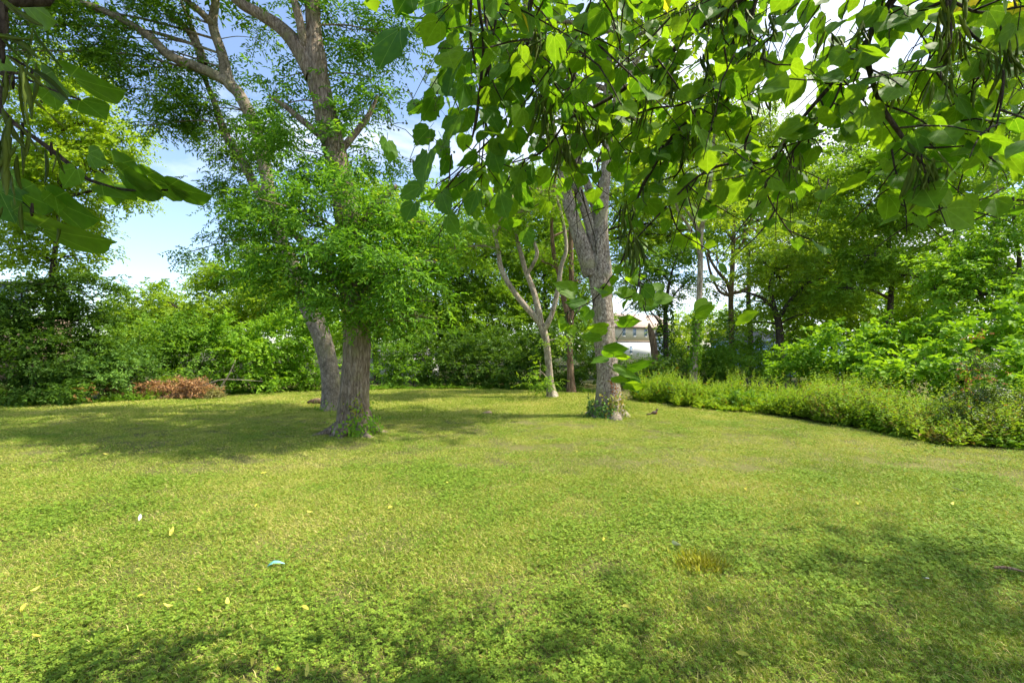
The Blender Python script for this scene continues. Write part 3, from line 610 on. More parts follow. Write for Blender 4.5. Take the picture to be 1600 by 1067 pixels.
for lp in ([(358, 130, 12.3, 17), (330, 115, 12.2, 16), (303, 103, 12.1, 15), (263, 86, 11.9, 14), (236, 60, 11.8, 12), (202, 37, 11.7, 11), (152, 13, 11.6, 10), (111, 4, 11.5, 8), (70, 12, 11.4, 5)],
           [(425, 335, 12.5, 16), (400, 293, 12.6, 14), (374, 243, 12.6, 13), (357, 219, 12.6, 12), (344, 189, 12.6, 11), (334, 158, 12.7, 9), (318, 120, 12.7, 6)],
           [(336, 42, 12.3, 13), (325, 30, 12.2, 11), (305, 12, 12.1, 9), (285, -5, 12, 8), (240, -60, 11.8, 5)],
           [(317, 100, 12.4, 12), (312, 78, 12.4, 13), (300, 58, 12.3, 10), (285, 38, 12.3, 8), (268, 30, 12.2, 6), (258, 22, 12.2, 3)],
           [(310, 72, 12.4, 8), (305, 55, 12.4, 8), (296, 35, 12.4, 6), (286, 10, 12.4, 5), (282, -8, 12.4, 3)]):
    limb(rB, oB, 'limb', lp, MAT['bark_smooth'], 12, 6, lump=.15)
bB = wblobs([(395, 330, 12.6, 45, 40), (350, 300, 12.8, 38, 26), (370, 265, 12.6, 40, 30), (330, 210, 12.6, 40, 26), (390, 225, 12.9, 40, 30), (300, 175, 12.5, 55, 30), (250, 150, 12.2, 55, 35), (235, 195, 12.2, 28, 22), (210, 105, 12, 50, 26),
             (280, 110, 12.2, 40, 22), (330, 90, 12.5, 25, 20), (180, 60, 11.9, 55, 26), (120, 40, 11.6, 50, 26), (60, 40, 11.4, 55, 34), (45, 80, 11.4, 42, 26), (210, 15, 11.8, 60, 20), (280, 22, 12, 30, 22), (140, 70, 11.8, 26, 18), (10, 20, 11.4, 40, 40), (400, 60, 12.6, 18, 24), (350, 372, 12.9, 30, 22), (420, 190, 12.8, 28, 34), (310, 390, 13.2, 18, 14)])
bBo = [(np.array([-8, 11.8, 12.5]), np.array([3.2, 2.4, 1.5])), (np.array([-12, 11.3, 11.5]), np.array([3, 2.2, 1.2])), (np.array([-6, 12.8, 14.5]), np.array([2.5, 2.4, 1.4]))]
foliage(rB, oB, bB, 'locust', .11, .04, cov=1.9, thick=.35, cr=.34, per=9, trunk_pts=QB[::4, :3], twigmat='bark_smooth', droop=.5)
foliage(rB, oB, bBo, 'locust', .22, .09, cov=1.2, cr=.5, per=9, name='upper_crown', trunk_pts=QB[-14::4, :3], twigmat='bark_smooth')
ivy_on(rB, oB, QB[:, :3], QB[:, 3]*1.4, 0, .25, 60, 'vine', .06, 'ground_ivy', side=(-2, .6))

# C: pale sycamore right of centre
rC, oC = tree_root('sycamore_tree', 950, 11.8, 'pale flaky sycamore with ivy round its flared base, right of centre')
Ct = [(951, 655, 11.8, 54), (951, 620, 11.8, 47), (949, 580, 11.8, 43), (945, 530, 11.8, 41), (942, 480, 11.8, 41), (938, 430, 11.8, 46), (938, 400, 11.8, 36), (939, 350, 11.8, 28), (943, 300, 11.8, 24), (947, 262, 11.8, 21), (949, 210, 11.8, 20), (947, 169, 11.8, 18), (953, 110, 11.8, 18), (957, 50, 11.8, 16), (960, -40, 11.8, 14), (965, -300, 11.8, 8)]
PC_ = np.array([at(*p[:3]) for p in Ct]); PC_[0][2] = -.05; rc = np.array([p[3]/2*p[2]/FPX*.77 for p in Ct])
QC = catmull(np.hstack([PC_, rc[:, None]]), 8)
t = Tubes(); t.add(QC[:, :3], QC[:, 3], 40, lump=.14, ridge=.05, flare=(.85, .2, 5, 2.2), seed=3); t.build('trunk', MAT['bark_pale'], rC, org=oC)
for lp in ([(925, 430, 11.8, 26), (914, 394, 11.8, 25), (903, 365, 11.8, 23), (897, 345, 11.8, 19), (889, 319, 11.8, 19), (883, 289, 11.8, 15), (872, 240, 11.7, 13), (850, 150, 11.6, 11), (820, 0, 11.5, 8)],
           [(932, 400, 11.9, 22), (925, 360, 11.9, 18), (911, 319, 11.9, 15), (900, 280, 11.9, 13), (893, 200, 12, 11), (890, 60, 12, 8)],
           [(940, 360, 12.0, 16), (930, 320, 12.1, 15), (918, 290, 12.2, 13), (905, 240, 12.3, 10), (900, 120, 12.4, 8)],
           [(949, 190, 11.8, 12), (980, 120, 11.6, 9), (1030, 40, 11.4, 7), (1080, -60, 11.2, 4)]):
    limb(rC, oC, 'limb', lp, MAT['bark_pale'], 14, 6, lump=.14)
bC = wblobs([(860, 90, 12, 60, 45), (930, 60, 12.4, 60, 50), (1010, 90, 11.8, 60, 45), (1070, 30, 11.4, 55, 40), (790, 40, 11.8, 60, 45), (1060, 150, 11.8, 45, 32), (1010, 190, 12.4, 45, 30), (860, 190, 12.4, 45, 30), (730, 110, 12, 35, 30)])
bCo = [(np.array([0.5, 11.8, 11.5]), np.array([3.0, 2.5, 1.5])), (np.array([4, 11.5, 11.0]), np.array([2.5, 2.2, 1.3])), (np.array([2.2, 12, 14]), np.array([2.8, 2.4, 1.4]))]
foliage(rC, oC, bC, 'lime', .13, .085, cov=1.7, cr=.4, per=6, trunk_pts=QC[::4, :3], twigmat='bark_pale')
foliage(rC, oC, bCo, 'lime', .22, .12, cov=1.2, cr=.5, per=7, name='upper_crown', trunk_pts=QC[-14::4, :3], twigmat='bark_pale')
ivy_on(rC, oC, QC[:, :3], QC[:, 3]*1.4, 0, .3, 220, 'ivy', .07, 'base_ivy', side=(-2.6, .5))
ivy_on(rC, oC, QC[:, :3], QC[:, 3]*1.25, .05, .5, 240, 'ivyyellow', .06, 'yellowing_ivy', side=(-1.3, .5))
ivy_on(rC, oC, QC[:, :3], QC[:, 3]*1.02, .5, .95, 30, 'russet', .045, 'russet_creeper', side=(-1.3, .2))

def slim(name, label, pts, limbs, mat, blobs=None, fmat='mid', L_=.11, cov=1.6, ivy=None, sides=14, group=None, W_=None, cr=.45, per=7):
    Y = pts[0][2]; r, o = tree_root(name, pts[0][0], Y, label, 'tree', group)
    P = np.array([at(*p[:3]) for p in pts]); P[0][2] = -.12; rr = np.array([p[3]/2*p[2]/FPX*.85 for p in pts])
    q = catmull(np.hstack([P, rr[:, None]]), 6)
    t = Tubes(); t.add(q[:, :3], q[:, 3], sides, lump=.14, ridge=.03, flare=(.4, .25, 4, px_seed(pts)), seed=px_seed(pts)); t.build('trunk', MAT[mat], r, org=o)
    for lp in limbs: limb(r, o, 'limb', lp, MAT[mat], 8, 5, lump=.12)
    if blobs: foliage(r, o, wblobs(blobs), fmat, L_, W_ or L_*.45, cov=cov, cr=cr, per=per, trunk_pts=q[::3, :3], twigmat=mat)
    if ivy: ivy_on(r, o, q[:, :3], q[:, 3], *ivy)
    return r, o, q
def px_seed(p): return (p[0][0] % 17)*.37

slim('forked_tree', 'slim pale tree forking low into crooked bare limbs, left of the sycamore',
     [(864, 622, 16.3, 22), (860, 600, 16.3, 15), (856, 554, 16.3, 13), (850, 520, 16.3, 14), (841, 500, 16.3, 13), (816, 473, 16.3, 11), (794, 442, 16.3, 10), (782, 416, 16.3, 9), (778, 390, 16.3, 8), (770, 350, 16.3, 6), (765, 300, 16.2, 4)],
     [[(845, 508, 16.3, 11), (842, 487, 16.3, 10), (833, 453, 16.4, 9), (822, 425, 16.5, 8), (815, 400, 16.5, 7), (805, 360, 16.5, 5), (800, 300, 16.5, 3)],
      [(822, 430, 16.5, 6), (832, 415, 16.4, 6), (839, 397, 16.3, 6), (834, 378, 16.3, 5), (822, 350, 16.2, 4)],
      [(850, 515, 16.3, 10), (856, 505, 16.2, 9), (864, 485, 16.2, 8), (872, 450, 16.2, 8), (877, 416, 16.2, 7), (885, 385, 16.2, 6), (876, 330, 16.2, 5), (866, 300, 16.1, 4)]],
     'bark_tan', [(780, 355, 16.4, 55, 30), (820, 330, 16.4, 50, 32), (740, 385, 16.6, 40, 24), (860, 300, 16.4, 45, 30), (845, 580, 16, 18, 22), (800, 280, 16.4, 40, 25), (865, 530, 16.2, 14, 14)], 'mid', .10, 1.4)
slim('slender_tree', 'slender brown trunk standing immediately left of the sycamore trunk',
     [(893, 616, 17.8, 17), (892, 590, 17.8, 13), (890, 549, 17.8, 12), (888, 498, 17.8, 11), (880, 464, 17.8, 9), (872, 422, 17.8, 8), (865, 394, 17.8, 8), (862, 340, 17.8, 6), (870, 260, 17.8, 4)],
     [[(890, 520, 17.8, 10), (893, 490, 17.8, 9), (893, 440, 17.8, 8), (892, 394, 17.8, 8), (893, 330, 17.8, 6), (900, 250, 17.8, 4)]],
     'bark_brown', [(850, 410, 18.2, 40, 30), (905, 360, 18.2, 35, 30), (870, 300, 18, 45, 30), (905, 440, 18.4, 25, 30)], 'mid', .11, 1.4, ivy=(1.2, 3.0, 160, 'ivy', .1))
slim('ivy_clad_tree', 'straight grey tree wrapped in ivy rising from the weeds right of the sycamore',
     [(1082, 605, 19.5, 15), (1084, 580, 19.5, 13), (1087, 549, 19.5, 12), (1091, 492, 19.5, 11), (1094, 422, 19.5, 10), (1095, 367, 19.5, 9), (1104, 326, 19.5, 8), (1112, 260, 19.5, 6), (1120, 160, 19.5, 4)],
     [[(1094, 400, 19.5, 6), (1080, 360, 19.4, 5), (1060, 330, 19.3, 4), (1050, 290, 19.3, 2)], [(1096, 370, 19.5, 5), (1080, 340, 19.6, 4), (1067, 322, 19.6, 3)]],
     'bark_tan', [(1070, 320, 19.5, 45, 25), (1120, 250, 19.5, 50, 35), (1060, 250, 19.6, 40, 30), (1110, 180, 19.5, 50, 35), (1130, 330, 19.8, 35, 22)], 'lime', .13, 1.3, ivy=(.8, 3.1, 900, 'vine', .1))
slim('branching_tree', 'brown tree with candelabra side branches right of the ivy trunk',
     [(1144, 566, 24, 11), (1143, 537, 24, 9), (1142, 464, 24, 9), (1145, 408, 24, 8), (1147, 340, 24, 6), (1150, 240, 24, 4)],
     [[(1142, 460, 24, 6), (1135, 440, 24, 6), (1122, 425, 24, 5), (1110, 405, 24, 4), (1104, 380, 24, 3)], [(1139, 462, 24, 5), (1124, 455, 24, 4), (1110, 425, 24, 4), (1104, 395, 24, 3)],
      [(1145, 458, 24, 6), (1165, 452, 24, 5), (1180, 430, 24, 4), (1192, 400, 24, 3)], [(1147, 400, 24, 5), (1160, 380, 24, 4), (1175, 340, 24, 3)]],
     'bark_brown', [(1120, 350, 24.5, 45, 35), (1180, 360, 24.5, 45, 38), (1150, 290, 24.5, 60, 40), (1190, 430, 25, 35, 30), (1110, 440, 25, 22, 22)], 'mid', .17, 1.3, ivy=(.2, 3.2, 300, 'ivy', .13))
slim('dark_trunk_tree', 'dark trunked spreading tree in front of the blue house',
     [(1220, 580, 21, 16), (1219, 545, 21, 13), (1217, 507, 21, 12), (1209, 480, 21, 10), (1204, 450, 21, 8), (1215, 400, 21, 5)],
     [[(1214, 500, 21, 8), (1235, 470, 20.8, 6), (1260, 445, 20.6, 4), (1300, 430, 20.4, 2)], [(1208, 480, 21, 7), (1190, 465, 20.8, 5), (1160, 455, 20.6, 3)]],
     'bark_dark', [(1215, 430, 21, 50, 35), (1265, 440, 20.6, 55, 42), (1300, 470, 20.6, 48, 35), (1240, 385, 21, 65, 40), (1180, 470, 21, 25, 20), (1260, 490, 20.6, 40, 22), (1310, 410, 20.8, 50, 40), (1175, 400, 21, 40, 34), (1175, 505, 21.5, 30, 14), (1240, 515, 21, 30, 12)], 'yellowgreen', .14, 1.7)
# broken snag and ivy stump by the cream house
r, o = tree_root('broken_snag', 1022, 23, 'broken brown dead trunk in front of the cream house', 'dead tree')
limb(r, o, 'trunk', [(1026, 590, 23, 11), (1024, 560, 23, 10), (1021, 540, 23, 11), (1018, 522, 23, 10), (1015, 512, 23, 6), (1014, 505, 23, 2)], MAT['bark_brown'], 14, 6, lump=.25, ridge=.1)
r, o = tree_root('ivy_covered_stump', 1042, 23.5, 'dark upright stump smothered in ivy right of the broken snag', 'tree stump')
_s = [(1042, 590, 23.5, 9), (1041, 560, 23.5, 8), (1040, 520, 23.5, 8), (1040, 480, 23.5, 6), (1046, 440, 23.5, 4)]
limb(r, o, 'trunk', _s, MAT['bark_dark'], 10, 5, lump=.2)
P = np.array([at(*p[:3]) for p in _s]); ivy_on(r, o, P, np.array([.3, .35, .34, .25, .1]), .3, 4.2, 900, 'deep', .12)
foliage(r, o, wblobs([(1030, 455, 23.5, 40, 22), (1010, 480, 23.5, 35, 14), (1050, 430, 23.6, 32, 20), (985, 440, 23.5, 34, 26), (1060, 395, 23.6, 36, 26), (1010, 410, 23.8, 40, 30), (1075, 440, 23.8, 20, 16)]), 'shrub', .14, .08, cov=1.7, cr=.4, trunk_pts=P, shell=.2)

# background trees: (name, label, base px, Y, trunk width px, blobs, material, leaf, cov, bark)
def bgtree(name, label, px, Y, wpx, top, blobs, fmat, L_, cov=2.2, bark='bark_dark', group=None, lean=0, cr=.55, W_=None):
    r, o = tree_root(name, px, Y, label, 'tree', group)
    zt = at(px, top, Y)[2]; n = 6
    P = np.array([[o[0]+lean*(i/n)**1.5+rng.normal()*.08, Y+rng.normal()*.08, -.12+zt*i/n] for i in range(n+1)])
    rr = np.linspace(wpx/2*Y/FPX, wpx/8*Y/FPX, n+1)
    q = catmull(np.hstack([P, rr[:, None]]), 4); t = Tubes(); t.add(q[:, :3], q[:, 3], 10, lump=.15, flare=(.4, .3, 4, px)); t.build('trunk', MAT[bark], r, org=o)
    foliage(r, o, wblobs(blobs), fmat, L_, W_ or L_*.5, cov=cov*1.45, cr=cr*.9, trunk_pts=q[:, :3], twigmat=bark, shell=.3)
    return r
bgtree('lime_green_tree', 'tall airy yellow-green tree at the far left edge', 84, 16, 11, 150, [(60, 160, 16, 60, 40), (130, 190, 16, 55, 45), (185, 220, 16, 42, 32), (60, 240, 16, 70, 45), (150, 270, 16, 65, 38), (200, 300, 16, 40, 18), (80, 320, 16, 70, 40), (20, 300, 16, 50, 60), (130, 350, 16.5, 42, 30), (110, 400, 16, 48, 24), (30, 390, 16, 50, 40), (150, 120, 16.2, 22, 18), (90, 100, 16, 40, 26), (60, 440, 16.2, 40, 20)], 'lime', .14, 1.9, cr=.42)
bgtree('dark_left_tree', 'dense dark tree beneath the lime tree at the far left', 30, 15.4, 10, 450, [(110, 450, 15.4, 50, 30), (50, 480, 15.2, 60, 34), (0, 510, 15, 50, 40), (120, 500, 15.6, 45, 30)], 'deep', .12, 2.2, cr=.4)
bgtree('round_yellow_green_tree', 'rounded yellow-green tree in the distance below the open sky', 235, 36, 6, 480, [(235, 475, 36, 45, 32), (275, 480, 35.5, 38, 28), (205, 500, 36, 36, 24), (250, 520, 35, 60, 24), (300, 500, 35, 40, 30), (185, 490, 36.5, 18, 16)], 'yellowgreen', .26, 2.4, cr=.6)
bgtree('thin_sapling_tree', 'thin trunked light green tree left of the leaning trunk, behind shrubs', 373, 25, 5, 440, [(372, 430, 25, 40, 24), (340, 450, 25, 38, 26), (410, 455, 25, 45, 34), (330, 420, 25.2, 26, 18), (450, 440, 25.4, 45, 45), (390, 490, 25, 55, 24), (420, 400, 25.5, 40, 30)], 'yellowgreen', .18, 1.7, bark='bark_tan')
bgtree('spiky_bright_tree', 'bright green pointed tree top against white cloud behind the front ash', 590, 27, 8, 300, [(560, 300, 27, 22, 24), (590, 320, 27, 30, 30), (625, 340, 27, 32, 28), (577, 275, 27, 10, 16), (610, 295, 27, 12, 18), (650, 370, 27, 40, 28), (640, 330, 27, 14, 20)], 'lime', .18, 2.0)
bgtree('centre_left_tree', 'dark stemmed tree behind the hedge right of the front ash', 720, 25, 8, 400, [(690, 430, 25, 48, 40), (740, 410, 25, 48, 40), (700, 480, 25, 50, 32), (660, 480, 24.5, 42, 36), (760, 470, 24.8, 40, 36), (650, 520, 24, 45, 24), (730, 520, 24, 45, 24)], 'mid', .16, 1.9)
bgtree('centre_twin_tree', 'second dark stemmed tree beside it nearer the forked tree', 740, 26, 7, 380, [(740, 365, 26, 40, 30), (790, 400, 26, 48, 36), (700, 385, 26, 40, 25), (800, 460, 26, 45, 34), (780, 510, 25, 45, 26)], 'mid', .16, 1.8)
bgtree('centre_right_tree', 'deep green tree filling the gap behind the forked and slender trunks', 850, 27, 9, 300, [(840, 300, 27, 55, 42), (790, 340, 27, 45, 32), (880, 360, 27, 50, 42), (840, 420, 27, 50, 36), (900, 440, 27, 40, 40), (850, 480, 26, 50, 30), (760, 320, 27, 40, 24), (905, 500, 26, 40, 30)], 'mid', .17, 2.0)
bgtree('pale_backlit_tree', 'pale yellow-green tree behind the sycamore crown', 935, 29, 10, 250, [(980, 290, 29, 45, 40), (1020, 240, 29, 55, 40), (1060, 300, 29, 42, 32), (1010, 350, 29, 45, 34), (980, 400, 29, 40, 34), (1060, 370, 29, 40, 26), (1080, 210, 29, 40, 30), (960, 200, 29, 45, 40)], 'lime', .2, 1.7)
bgtree('grey_green_tree', 'loose lighter tree above the branching trunk', 1170, 31, 9, 250, [(1150, 240, 31, 50, 40), (1210, 290, 31, 48, 40), (1250, 340, 31, 48, 40), (1190, 200, 31, 40, 30), (1230, 410, 30, 44, 34), (1130, 310, 31, 40, 30)], 'yellowgreen', .2, 1.6)
bgtree('dark_feathery_tree', 'dark feathery tree right of the centre behind the vine mound', 1390, 19, 12, 260, [(1400, 270, 19, 55, 42), (1450, 230, 19, 55, 42), (1350, 320, 19, 50, 42), (1410, 350, 19, 60, 42), (1470, 310, 19, 50, 42), (1360, 400, 18.6, 50, 38), (1420, 430, 18.2, 60, 38), (1500, 180, 19, 55, 40), (1540, 250, 19, 55, 42), (1330, 260, 19.4, 38, 34), (1330, 450, 18.4, 40, 34)], 'mid', .13, 1.9)
bgtree('bright_maple_tree', 'bright leafy tree at the right edge above the vine mound', 1590, 14.5, 12, 300, [(1560, 370, 14.5, 60, 38), (1500, 420, 14.4, 52, 36), (1590, 430, 14, 60, 42), (1540, 460, 13.8, 60, 30), (1470, 450, 14.4, 38, 26), (1600, 320, 14.4, 45, 32), (1610, 480, 13.4, 50, 32)], 'vine', .12, 2.0, cr=.4, W_=.075)
bgtree('olive_green_tree', 'olive green tree between the dark trunk and the feathery tree', 1300, 25, 10, 320, [(1290, 340, 25, 50, 38), (1330, 380, 25, 48, 40), (1280, 400, 25, 48, 38), (1310, 470, 24, 50, 30), (1300, 280, 25, 40, 32), (1260, 300, 25.5, 36, 30)], 'yellowgreen', .17, 1.9)
bgtree('far_right_tree', 'tall tree rising behind everything at the right edge', 1560, 26, 14, 100, [(1520, 120, 26, 70, 50), (1600, 150, 26, 65, 50), (1450, 150, 26.5, 50, 40), (1590, 60, 26, 60, 40), (1560, 220, 26, 60, 50)], 'mid', .2, 1.6, bark='bark_tan')
bgtree('far_gap_tree', 'distant light tree seen in the gap above the white house', 1075, 60, 5, 490, [(1070, 500, 60, 24, 12), (1095, 505, 60, 20, 12), (1050, 512, 60, 16, 8)], 'lime', .4, 2.2, cr=1)
# the distant wood closing the view
B_, D_, N_, C_ = [], [], [], []
wb = []
for px in range(-200, 1850, 55):
    Y = 48+rng.random()*14; h = rng.uniform(36, 62) if not (130 < px < 330) else rng.uniform(14, 24)
    if 945 < px < 1105: continue
    wb.append((px, 546-h*.5, Y, 46, h*.75))
for px in list(range(540, 940, 60))+list(range(1230, 1700, 60)):
    wb.append((px, 430+rng.normal()*18, 44+rng.random()*4, 50, 52))
for px in range(700, 1720, 62):
    wb.append((px, 330+rng.normal()*18, 46+rng.random()*4, 52, 55))
for px in range(1000, 1720, 66):
    wb.append((px, 230+rng.normal()*18, 46+rng.random()*4, 52, 50))
b, d, nn, cc, _ = spray_points(wblobs(wb), 1.3, 2.8, .55, .34, 5)
n = len(b); o = leaves('distant_wood', b, d, nn, .42*(.7+.5*rng.random(n)), .26*(.7+.5*rng.random(n)), MAT['mid'], 'blade', cc)
tag(o, 'far mass of mixed trees closing the view behind the garden', 'wood', kind='stuff')

# shrubs
def shrub(name, label, px, Y, blobs, fmat, L_, W_, cov=2.0, cr=.3, tpl='blade', cat='shrub', group=None, stems=5, per=6):
    r, o = tree_root(name, px, Y, label, cat, group)
    wb = wblobs(blobs)
    for i in range(stems):
        c, rad = wb[rng.integers(len(wb))]; e = c+rng.normal(size=3)*rad*.3; s = o+np.array([rng.normal()*.2, rng.normal()*.15, -.1])
        s[0] = s[0]*.5+e[0]*.5
        limbw(r, o, 'stem', np.array([s, (s+e)/2+rng.normal(size=3)*.1, e]), [.035, .025, .008], MAT['bark_dark'], 6, 4)
    if cat == 'shrub': cov *= 1.35; L_ *= 1.12; W_ *= 1.12
    b, d, nn, cc, _ = spray_points(wb, cr, cov, L_, W_, per, droop=.15, shell=.4, flat=.6)
    b[:, 2] = np.maximum(b[:, 2], .03)
    n = len(b); leaves('foliage', b, d, nn, L_*(.6+.7*rng.random(n)), W_*(.7+.5*rng.random(n)), MAT[fmat], tpl, cc, r, org=o)
    return r
shrub('hedge_shrub', 'dark sprawling shrub filling the far left lower corner of the hedge', 30, 14.6, [(20, 560, 14.8, 60, 45), (80, 560, 14.8, 50, 42), (0, 610, 14.2, 55, 25), (60, 612, 14.2, 55, 20), (130, 555, 15.4, 45, 45), (110, 612, 14.4, 45, 18)], 'deep', .10, .055, 2.2)
shrub('hedge_shrub', 'rounded pale green shrub just left of the brown brush pile', 195, 15.2, [(165, 590, 15.2, 42, 32), (200, 580, 15.8, 36, 30), (185, 560, 16, 50, 22), (190, 600, 15.8, 16, 14)], 'privet', .09, .05, 2.2)
shrub('hedge_shrub', 'tall mixed shrub rising behind the brown brush pile', 270, 17.4, [(260, 540, 17.6, 50, 32), (310, 560, 17.4, 40, 34), (290, 515, 18, 50, 26), (225, 525, 18, 40, 26)], 'shrub', .10, .06, 2.0)
shrub('hedge_shrub', 'bright leafy shrub between the brush pile and the leaning trunk', 400, 18.2, [(370, 560, 17.6, 45, 40), (420, 570, 18, 45, 36), (360, 520, 18.4, 45, 30), (440, 530, 18.6, 55, 42), (480, 570, 18.8, 36, 34), (410, 590, 17.8, 50, 18), (490, 500, 19, 40, 30)], 'vine', .11, .075, 2.1)
shrub('hedge_shrub', 'dark hedge bush just right of the front ash trunk', 620, 20.6, [(600, 585, 20.4, 36, 22), (640, 585, 20.4, 38, 22), (590, 545, 21, 32, 26), (640, 548, 21.2, 40, 22)], 'shrub', .11, .06, 1.5)
shrub('hedge_shrub', 'gloomy hedge bush in the middle of the back edge', 730, 20.8, [(690, 580, 20.8, 36, 26), (735, 570, 20.8, 42, 34), (770, 580, 20.4, 34, 26), (700, 540, 21.6, 46, 26), (755, 535, 21.6, 40, 24)], 'deep', .11, .06, 2.0)
shrub('hedge_shrub', 'dark bush behind the base of the forked tree', 830, 19.8, [(800, 585, 19.6, 36, 24), (835, 580, 19.8, 36, 28), (880, 575, 20.6, 36, 34), (815, 545, 20.6, 42, 26), (920, 570, 20.8, 32, 34), (870, 530, 21, 40, 24)], 'deep', .11, .06, 2.0)
shrub('hedge_shrub', 'deep green thicket below the cream house', 1010, 21, [(985, 580, 20.6, 32, 20), (1020, 578, 20.4, 36, 18), (1060, 570, 20.8, 30, 28), (1000, 590, 19.4, 34, 12), (1100, 580, 20.4, 22, 20)], 'deep', .11, .06, 2.0)
shrub('hedge_shrub', 'feathery bush right of the ivy trunk in front of the blue post', 1150, 20.5, [(1120, 575, 20.2, 32, 24), (1160, 572, 20, 38, 24), (1145, 550, 20.8, 28, 14), (1195, 575, 19, 34, 20), (1105, 560, 21, 20, 18)], 'shrub', .12, .045, 1.9)
shrub('lime_bush', 'yellow-green bush between ivy stump and ivy trunk', 1062, 27, [(1060, 530, 27, 20, 18), (1075, 545, 27, 22, 20), (1105, 530, 29, 20, 14), (1125, 522, 29, 14, 12)], 'lime', .16, .09, 1.8, cat='bush')
shrub('vine_thicket', 'broad leaved thicket at the left end of the vine mound', 1260, 15.6, [(1250, 580, 15.4, 36, 24), (1290, 560, 15.2, 44, 28), (1320, 590, 14, 44, 24), (1240, 560, 16.6, 26, 14)], 'vine', .11, .08, 2.0, tpl='broad')
shrub('vine_thicket', 'sunlit vine covered mound in the middle of the right bank', 1400, 14, [(1350, 535, 14.4, 56, 36), (1420, 522, 14, 60, 38), (1300, 548, 15, 44, 26), (1390, 575, 12.8, 56, 30), (1450, 590, 12, 48, 28), (1475, 520, 14, 46, 24), (1440, 560, 12.8, 50, 24)], 'vine', .12, .09, 2.0, tpl='broad')
shrub('vine_thicket', 'tall leafy vine thicket at the right edge behind the red tipped bush', 1560, 12, [(1520, 532, 12.4, 56, 40), (1580, 520, 12, 52, 42), (1550, 590, 11, 52, 34), (1610, 590, 10.4, 44, 44), (1500, 580, 11.6, 40, 28), (1600, 500, 12.4, 46, 20)], 'vine', .12, .09, 2.0, tpl='broad')
r = shrub('red_tipped_bush', 'dark small leaved bush with rusty red shoot tips at the right edge', 1530, 8.8, [(1525, 600, 8.8, 26, 36), (1500, 640, 8.6, 34, 30), (1555, 640, 8.7, 42, 34), (1530, 670, 8.5, 52, 24), (1590, 650, 9, 34, 28), (1528, 555, 8.9, 14, 26)], 'darkglossy', .042, .024, 1.3, cr=.16, cat='bush', stems=7, per=8)
b, d, nn, cc, _ = spray_points(wblobs([(1526, 530, 8.8, 16, 16), (1500, 580, 8.7, 10, 12), (1555, 580, 8.8, 16, 14), (1490, 608, 8.6, 12, 8), (1530, 600, 8.5, 22, 16)]), .12, .16, .04, .02, 7, shell=.3)
leaves('red_shoots', b, d, nn, .04, .02, MAT['russet'], 'blade', cc, r, org=np.array(r.location))
r, o = tree_root('red_leaved_seedling', 130, 14.1, 'small seedling with orange-red leaves at the foot of the left hedge', 'plant')
b, d, nn, cc, _ = spray_points(wblobs([(130, 608, 14.0, 7, 12), (124, 618, 13.9, 6, 6)]), .14, .35, .07, .03, 6, shell=.2); leaves('leaves', b, d, nn, .07, .03, MAT['russet'], 'blade', cc, r, org=o)
limbw(r, o, 'stem', np.array([o, o+[.02, 0, .2], o+[.0, 0, .42]]), [.008, .006, .003], MAT['bark_brown'], 5, 3)

shrub('backdrop_shrub', 'green undergrowth closing the view between the dark trunk and the vine mound', 1320, 22, [(1290, 500, 23, 50, 26), (1340, 490, 22, 55, 30), (1400, 480, 21, 60, 32), (1460, 470, 20, 55, 36), (1270, 470, 24, 40, 30)], 'mid', .15, .09, 1.7)
shrub('backdrop_shrub', 'shadowy undergrowth behind the blue post and branching trunk', 1160, 27, [(1120, 545, 25, 26, 20), (1165, 545, 25, 34, 18), (1205, 548, 24, 34, 20), (1150, 505, 30, 30, 16), (1235, 540, 23, 28, 22)], 'shrub', .15, .085, 1.4)
shrub('backdrop_shrub', 'tall green undergrowth behind the front ash trunk', 600, 24, [(560, 520, 24, 50, 34), (620, 500, 24, 50, 36), (680, 510, 24, 50, 36), (500, 470, 25, 50, 36), (740, 500, 24.5, 45, 36)], 'mid', .15, .09, 1.7)
shrub('backdrop_shrub', 'sunlit tall undergrowth left of the leaning trunk', 420, 23, [(350, 490, 23, 50, 28), (400, 480, 23, 50, 34), (450, 470, 23, 45, 40), (300, 500, 24, 40, 24), (250, 520, 23, 45, 24)], 'yellowgreen', .14, .085, 1.8)
